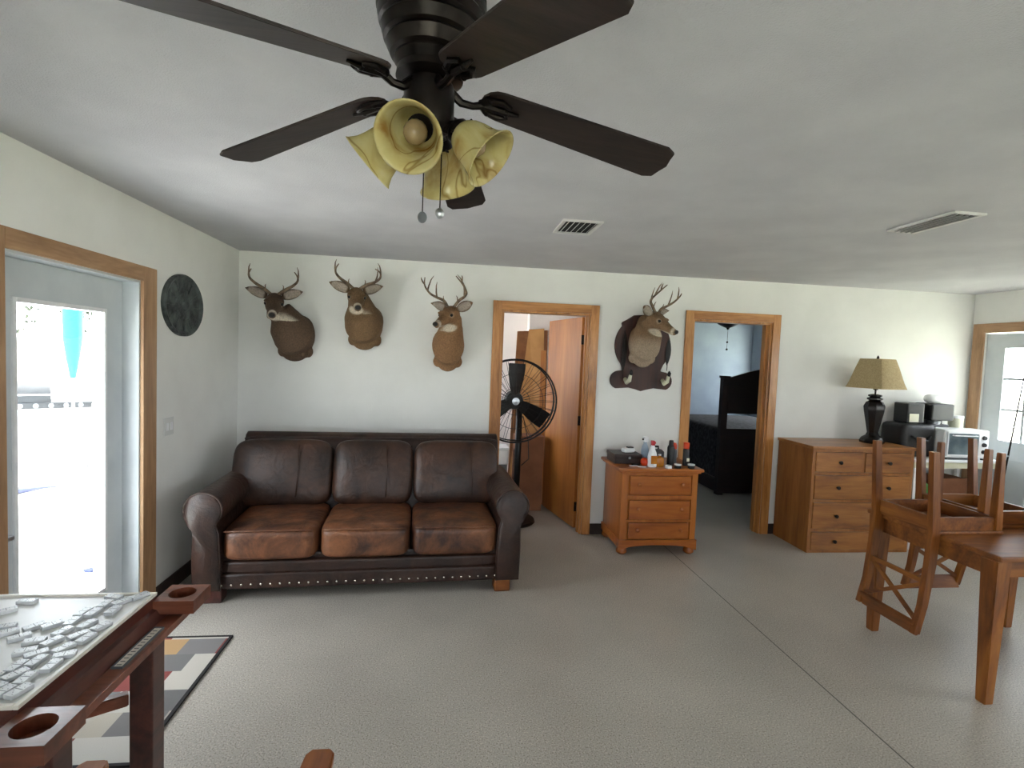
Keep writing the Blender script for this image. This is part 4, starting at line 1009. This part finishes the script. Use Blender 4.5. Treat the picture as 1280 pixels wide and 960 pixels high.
# ------------------------------------------------------------------ armchair at the bottom edge
ac = thing('armchair', 'oak armchair in the foreground showing only its rounded arm end', 'chair', (-.535, 1.03, 0))
B().box(-.22, .22, -.22, .22, .43, .455, bev=.01).build('seat', M['armwood'], ac)
for s_ in (-1, 1):
    ol = [(-.034, -.26), (.034, -.26), (.036, .215), (.034, .25), (.022, .265), (-.022, .265), (-.034, .25), (-.036, .215)]
    B().prism(ol, .628, .652, T(s_*.255, 0, 0), bev=.005).build('arm', M['armwood'], ac)
    B().bar((s_*.225, .2, 0), (s_*.245, .2, .628), .04, .04, .035, .035).build('front_leg', M['armwood'], ac)
    B().loft([[(s_*.22+i*.02, -.22+y+j*.02, z) for i, j in ((-1, -1), (1, -1), (1, 1), (-1, 1))] for z, y in ((0, -.06), (.44, 0), (.7, -.04), (.95, -.12))]).build('back_post', M['armwood'], ac)
B().bar((-.22, -.33, .9), (.22, -.33, .9), .02, .09).build('crest_rail', M['armwood'], ac)
for x in (-.12, -.04, .04, .12): B().bar((x, -.22, .455), (x, -.325, .86), .025, .012).build('back_slat', M['armwood'], ac)

# ------------------------------------------------------------------ drum fan and stored things in the back room
df = thing('pedestal_fan', 'large black three-blade pedestal fan standing in first doorway', 'fan', (.66, 5.12, 0), 0)
CZ = 1.205; R_ = .405
B().lathe([(0, 0), (.24, 0), (.25, .01), (.24, .03), (.06, .045), (0, .05)], 32).build('base', M['blackmetal'], df, smooth=30)
B().tube([(.06, .05, .04), (.06, .05, CZ+.02)], .032, 14).build('pole', M['blackmetal'], df, smooth='all')
B().tube([(.06, .05, CZ), (0, 0.02, CZ), (0, .14, CZ)], [.03, .03, .03], 10).lathe([(0, -.02), (.085, -.02), (.09, 0), (.09, .12), (.06, .15), (0, .15)], 24, T(0, .02, CZ) @ RX(-PI/2)).build('motor', M['black'], df, smooth=30)
cg = B()
def ring(r, y, tr_, n=48):
    return [(r*math.cos(2*PI*k/n), y, CZ+r*math.sin(2*PI*k/n)) for k in range(n+1)], tr_
for r, y, tr_ in ((R_, -.07, .009), (R_*.98, .0, .006), (R_, .07, .007), (R_*.66, -.10, .0025), (R_*.33, -.105, .0025), (.06, -.107, .004)):
    p, t_ = ring(r, y, tr_); cg.tube(p, t_, 6, cap=False)
for k in range(28):
    a = 2*PI*k/28
    cg.tube([(.055*math.cos(a), -.107, CZ+.055*math.sin(a)), (R_*.66*math.cos(a), -.1, CZ+R_*.66*math.sin(a)), (R_*math.cos(a), -.07, CZ+R_*math.sin(a)), (R_*math.cos(a), .07, CZ+R_*math.sin(a)), (R_*.6*math.cos(a), .10, CZ+R_*.6*math.sin(a)), (.09*math.cos(a), .11, CZ+.09*math.sin(a))], .0022, 5, cap=False)
cg.build('guard_cage', M['blackmetal'], df, smooth='all')
B().lathe([(0, 0), (.035, 0), (.036, .006), (0, .01)], 20, T(0, -.105, CZ) @ RX(PI/2)).build('center_badge', M['steel'], df, smooth=True)
for k in range(3):
    a = math.radians(88+k*120)
    rg = []
    for i in range(7):
        u = i/6; r = .05+u*(R_-.09); w_ = .045+.05*math.sin(PI*min(1, u*.9+.1)*.6)
        tw = math.radians(38-18*u)
        rg.append([((r)*math.cos(a)-(w_*v*math.cos(tw))*math.sin(a), -.02-w_*v*math.sin(tw)+th, CZ+r*math.sin(a)+(w_*v*math.cos(tw))*math.cos(a)) for v, th in ((-1, 0), (-.3, -.006), (.4, -.004), (1, 0), (.4, .002), (-.3, 0))])
    B().loft(rg).build('blade', M['black'], df, smooth=60)
B().tube([(.1, .06, 1.05), (.16, .05, .8), (.17, .03, .62), (.1, .05, .55)], .005, 6).build('power_cord', M['black'], df, smooth='all')
def slab(name, label, pts4, m, cat, th=.04):
    """leaning board: bottom-left, bottom-right, top-right, top-left corners"""
    P = [Vector(p) for p in pts4]; n = (P[1]-P[0]).cross(P[3]-P[0]).normalized()*th
    b = B().loft([[p for p in P], [p+n for p in P]]); o = b.build(name, m, bev=.003); return tag(o, label, cat)
slab('stored_panel', 'dark reddish board leaning farthest back in the first doorway room', [(.78, 6.45, .0), (1.25, 6.45, 0), (1.25, 6.64, 1.99), (.86, 6.64, 1.96)], M['brown_board'], 'board', -.03)
slab('stored_panel', 'tan hollow-core door leaning inside the first doorway room', [(.72, 6.0, .0), (1.12, 5.9, 0), (1.14, 6.30, 1.99), (.965, 6.38, 1.975)], M['tanboard'], 'board', -.035)
slab('stored_panel', 'narrow wooden plank leaning behind the open birch door edge', [(1.02, 5.72, .0), (1.10, 5.7, 0), (1.115, 5.98, 1.72), (1.06, 6.0, 1.72)], M['doorwood'], 'board', -.03)
o = B().box(-.15, .15, -.12, .12, 0, .80, bev=.006).build('cardboard_box', M['card'], loc=(1.0, 5.50, 0)); o.location = (.885, 5.58, 0); tag(o, 'tall brown carton standing behind the pedestal fan pole', 'box')
tub = thing('storage_tub', 'white plastic tub on shelf height stack behind sofa arm', 'tub', (.52, 5.55, 0))
B().box(-.16, .13, -.12, .12, 0, .50, bev=.006).build('lower_bin', M['greyp'], tub); B().box(-.17, .14, -.13, .13, .5, .66, bev=.02).build('upper_bin', M['white'], tub); B().box(-.175, .145, -.135, .135, .66, .68, bev=.004).build('lid', M['white'], tub)

# ------------------------------------------------------------------ bedroom
bd = thing('bed', 'dark wooden bed with arched panel headboard and patterned spread in second doorway', 'bed', (4.22, 6.2, 0), 0)
hw = .78
for s_ in (-1, 1):
    B().box(s_*hw-.04, s_*hw+.04, -.04, .04, 0, 1.47, bev=.006).box(s_*hw-.05, s_*hw+.05, -.05, .05, 1.47, 1.50, bev=.004).build('post', M['darkbed'], bd)
ol = [(-hw+.04, 1.03), (hw-.04, 1.03)]+[((hw-.04)*(1-2*k/16), 1.47+.16*math.sin(PI*k/16)) for k in range(17)]
B().prism(ol, -.02, .02, RX(PI/2)).build('headboard_panel', M['darkbed'], bd)
B().box(-hw+.04, hw-.04, -.015, .015, .02, .84).build('lower_panel', M['darkbed'], bd)
B().pillow(-hw, hw, .06, 1.95, .01, .82, .1, 14, puff=(2, .06)).build('bedspread', M['mattress'], bd, smooth='all')
for s_ in (-1, 1): B().box(s_*(hw+.015)-.015, s_*(hw+.015)+.015, .04, 1.95, .03, .2).build('side_rail', M['darkbed'], bd)
B().box(-hw-.03, hw+.03, 1.95, 2.0, 0, .6).build('footboard', M['darkbed'], bd)
bf = thing('ceiling_fan', 'dark ceiling fan with bowl light glimpsed at top of second doorway', 'ceiling fan', (3.44, 6.2, CH))
B().lathe([(0, 0), (.09, 0), (.1, -.03), (.1, -.1), (.08, -.13), (0, -.13)], 24).build('motor_housing', M['bronze'], bf, smooth=30)
B().lathe([(0, -.13), (.04, -.13), (.045, -.19), (.13, -.22), (.145, -.26), (.12, -.30), (.06, -.33), (.02, -.345), (.012, -.365), (0, -.365)], 28).build('light_bowl', M['bronze'], bf, smooth=30)
for k in range(5):
    a = 2*PI*k/5+.3
    B().prism([(.12, -.03), (.2, -.055), (.6, -.065), (.62, -.05), (.62, .05), (.6, .065), (.2, .055), (.12, .03)], -.105, -.098, RZ(a)).build('blade', M['blade'], bf)
q = B(); q.tube([(0, 0, -.36), (0, 0, -.60)], .002, 6); pc = q.build('pull_chain', M['bronze'], bf)
B().sphere((0, 0, -.52), .013, 10).build('pull_fob', M['bronze'], pc, smooth='all'); B().sphere((0, 0, -.61), .013, 10).build('pull_fob', M['bronze'], pc, smooth='all')

# ------------------------------------------------------------------ outdoors
g = B().box(-9.5, XL-.14, -4, 16, -.2, -.10).build('patio', M['concrete']); struct(g)
g = B().box(-60, -9.5, -30, 60, -.25, -.12).box(XR+.14, 60, -30, 60, -.25, -.12).box(-9.5, XR+.14, -40, YF-.14, -.25, -.12).build('lawn', M['grass']); struct(g)
gr = thing('barbecue_grill', 'steel barbecue grill on the bright patio outside the glass door', 'grill', (-5.3, 7.75, -.10), math.radians(36))
B().box(-.42, .42, -.25, .25, .12, .82, bev=.01).build('cabinet', M['white'], gr)
for x in (-.21, .21): B().box(x-.2, x+.2, -.262, -.251, .16, .72, bev=.004).build('cabinet_door', M['vinyl'], gr)
pr = [(.25*math.cos(math.radians(a)), .93+.26*math.sin(math.radians(a))) for a in range(0, 181, 15)]
B().loft([[(x, y, z) for y, z in pr+[(-.25, .9), (.25, .9)]] for x in (-.4, .0)]).build('lid', M['grillgrey'], gr, smooth=40)
B().box(-.42, .42, -.28, .26, .82, .90, bev=.01).box(.43, .85, -.24, .22, .86, .89, bev=.005).box(-.85, -.43, -.24, .22, .86, .89, bev=.005).build('side_shelf', M['grillgrey'], gr)
for k in range(5): B().lathe([(0, 0), (.03, 0), (.026, .03), (0, .03)], 14, T(-.3+k*.15, -.28, .86) @ RX(PI/2)).build('knob', M['greyp'], gr, smooth=True)
B().tube([(-.35, -.24, 1.0), (0, -.24, 1.0)], .012, 8).build('lid_handle', M['steel'], gr)
for x in (-.38, .38):
    for y in (-.2, .2): B().lathe([(0, -.02), (.06, -.02), (.06, .02), (0, .02)], 16, T(x, y, .06) @ RY(PI/2)).build('wheel', M['greyp'], gr)
um = thing('porch_post', 'turquoise porch post beyond the grill, tapering to white where glare washes it out', 'porch post', (-4.65, 7.18, -.10))
B().lathe([(0, 1.25), (.03, 1.25), (.07, 1.5), (.10, 1.75), (.105, 2.2), (.105, 2.7), (.03, 2.75), (0, 2.75)], 14).build('tapered_post', M['teal'], um, smooth=30)  # porch post tapered to a thin white pole; glare put into its shape
B().tube([(0, 0, .05), (0, 0, 2.8)], .016, 10).build('pole', M['white'], um, smooth='all'); B().lathe([(0, 0), (.25, 0), (.25, .04), (.05, .07), (0, .07)], 24).build('base', M['white'], um, smooth=True)
hs = B().tube([(-.05, 0, .04), (.1, .07, .04), (.2, .1, .035), (.33, .16, .03), (.45, .2, .012)], [.015, .04, .03, .02, .008], 10).build('rolled_mat', M['bluecloth'], smooth='all', loc=(-4.75, 6.25, -.10)); tag(hs, 'rolled slate blue mat lying on the patio below the grill', 'mat')
hs.rotation_euler.z = .55
lf_ = B().prism([(-.05, 0), (-.02, .03), (.03, .035), (.06, 0), (.02, -.03), (-.02, -.025)], 0, .015).build('dry_leaf', M['bluecloth'], loc=(-2.62, 4.22, -.0995)); tag(lf_, 'small dark leaf on the patio just outside the glass door', 'leaf')
for i, (x, y, h, lab) in enumerate(((-12.9, 17.6, 4.3, 'pale leafy tree beyond the patio, left of the turquoise post'), (-11.6, 18.9, 4.1, 'pale leafy tree beyond the patio, right of the turquoise post'))):
    t = thing('garden_tree', lab, 'tree', (x, y, -.12), group=None)
    B().tube([(0, 0, 0), (.1, 0, h*.4), (0, .1, h*.7)], [.16, .11, .05], 8).build('trunk', M['bark'], t, smooth='all')
    bm = bmesh.new(); rnd = random.Random(i+3)
    for k in range(420):
        c = Vector((rnd.gauss(0, .42), rnd.gauss(0, .42), h*.75+rnd.gauss(0, .5))); s_ = rnd.uniform(.04, .11)
        e = Euler((rnd.uniform(0, 6), rnd.uniform(0, 6), rnd.uniform(0, 6))).to_matrix()
        vs = [bm.verts.new(c+e @ Vector(p)*s_) for p in ((-1, 0, 0), (0, -.5, .1), (1, 0, 0), (0, .5, .1))]; bm.faces.new(vs)
    q = B(); q.bm.free(); q.bm = bm; q.build('foliage', M['leaf'], t)

# ------------------------------------------------------------------ light
w = bpy.data.worlds.new('sky'); sc.world = w; w.use_nodes = True; nt = w.node_tree
bg = nt.nodes['Background']; bg.inputs[0].default_value = (.86, .93, 1, 1); bg.inputs[1].default_value = 7.0
def sun():
    l = bpy.data.lights.new('sun', 'SUN'); l.energy = 32; l.angle = .01; l.color = (1, .96, .9)
    o = bpy.data.objects.new('sun', l); COL.objects.link(o); o.rotation_euler = Vector((-.35, -.55, -1)).to_track_quat('-Z', 'Y').to_euler()
sun()
def area(name, loc, rot, sx_, sy_, e, col=(1, 1, 1), portal=False):
    l = bpy.data.lights.new(name, 'AREA'); l.shape = 'RECTANGLE'; l.size = sx_; l.size_y = sy_; l.energy = e; l.color = col
    if portal: l.cycles.is_portal = True
    o = bpy.data.objects.new(name, l); COL.objects.link(o); o.location = loc; o.rotation_euler = rot; return o
# rotations: facing +x: (0,-90deg,0) ; facing -x: (0,90deg,0) ; facing +y: (90deg,0,0)->-z to +y
FXP, FXM, FYP = (0, -PI/2, 0), (0, PI/2, 0), (PI/2, 0, 0)
area('portal_left_door', (XL-.2, (gy0+gy1)/2, (gz0+gz1)/2), FXP, gz1-gz0, gy1-gy0, 1, portal=True)
area('portal_right_door', (XR+.2, (hy0+hy1)/2, (hz0+hz1)/2), FXM, hz1-hz0, hy1-hy0, 1, portal=True)
area('portal_right_window', (XR+.2, (RW0+RW1)/2, 1.5), FXM, 1.2, RW1-RW0, 1, portal=True)
area('portal_front_window', (-.1, YF-.2, 1.5), FYP, 1.6, 1.2, 1, portal=True)
area('portal_front_slider', (3.1, YF-.2, 1.5), FYP, 1.0, 1.2, 1, portal=True)
area('portal_bedroom', (XR+.2, 7.75, 1.55), FXM, 1.1, 1.1, 1, portal=True)
area('portal_closet', (-1.05, 6.1, 1.55), FXP, 1.1, 1.2, 1, portal=True)

vs = sc.view_settings; vs.view_transform = 'Standard'; vs.look = 'None'; vs.exposure = .80; vs.gamma = 1; vs.use_curve_mapping = False
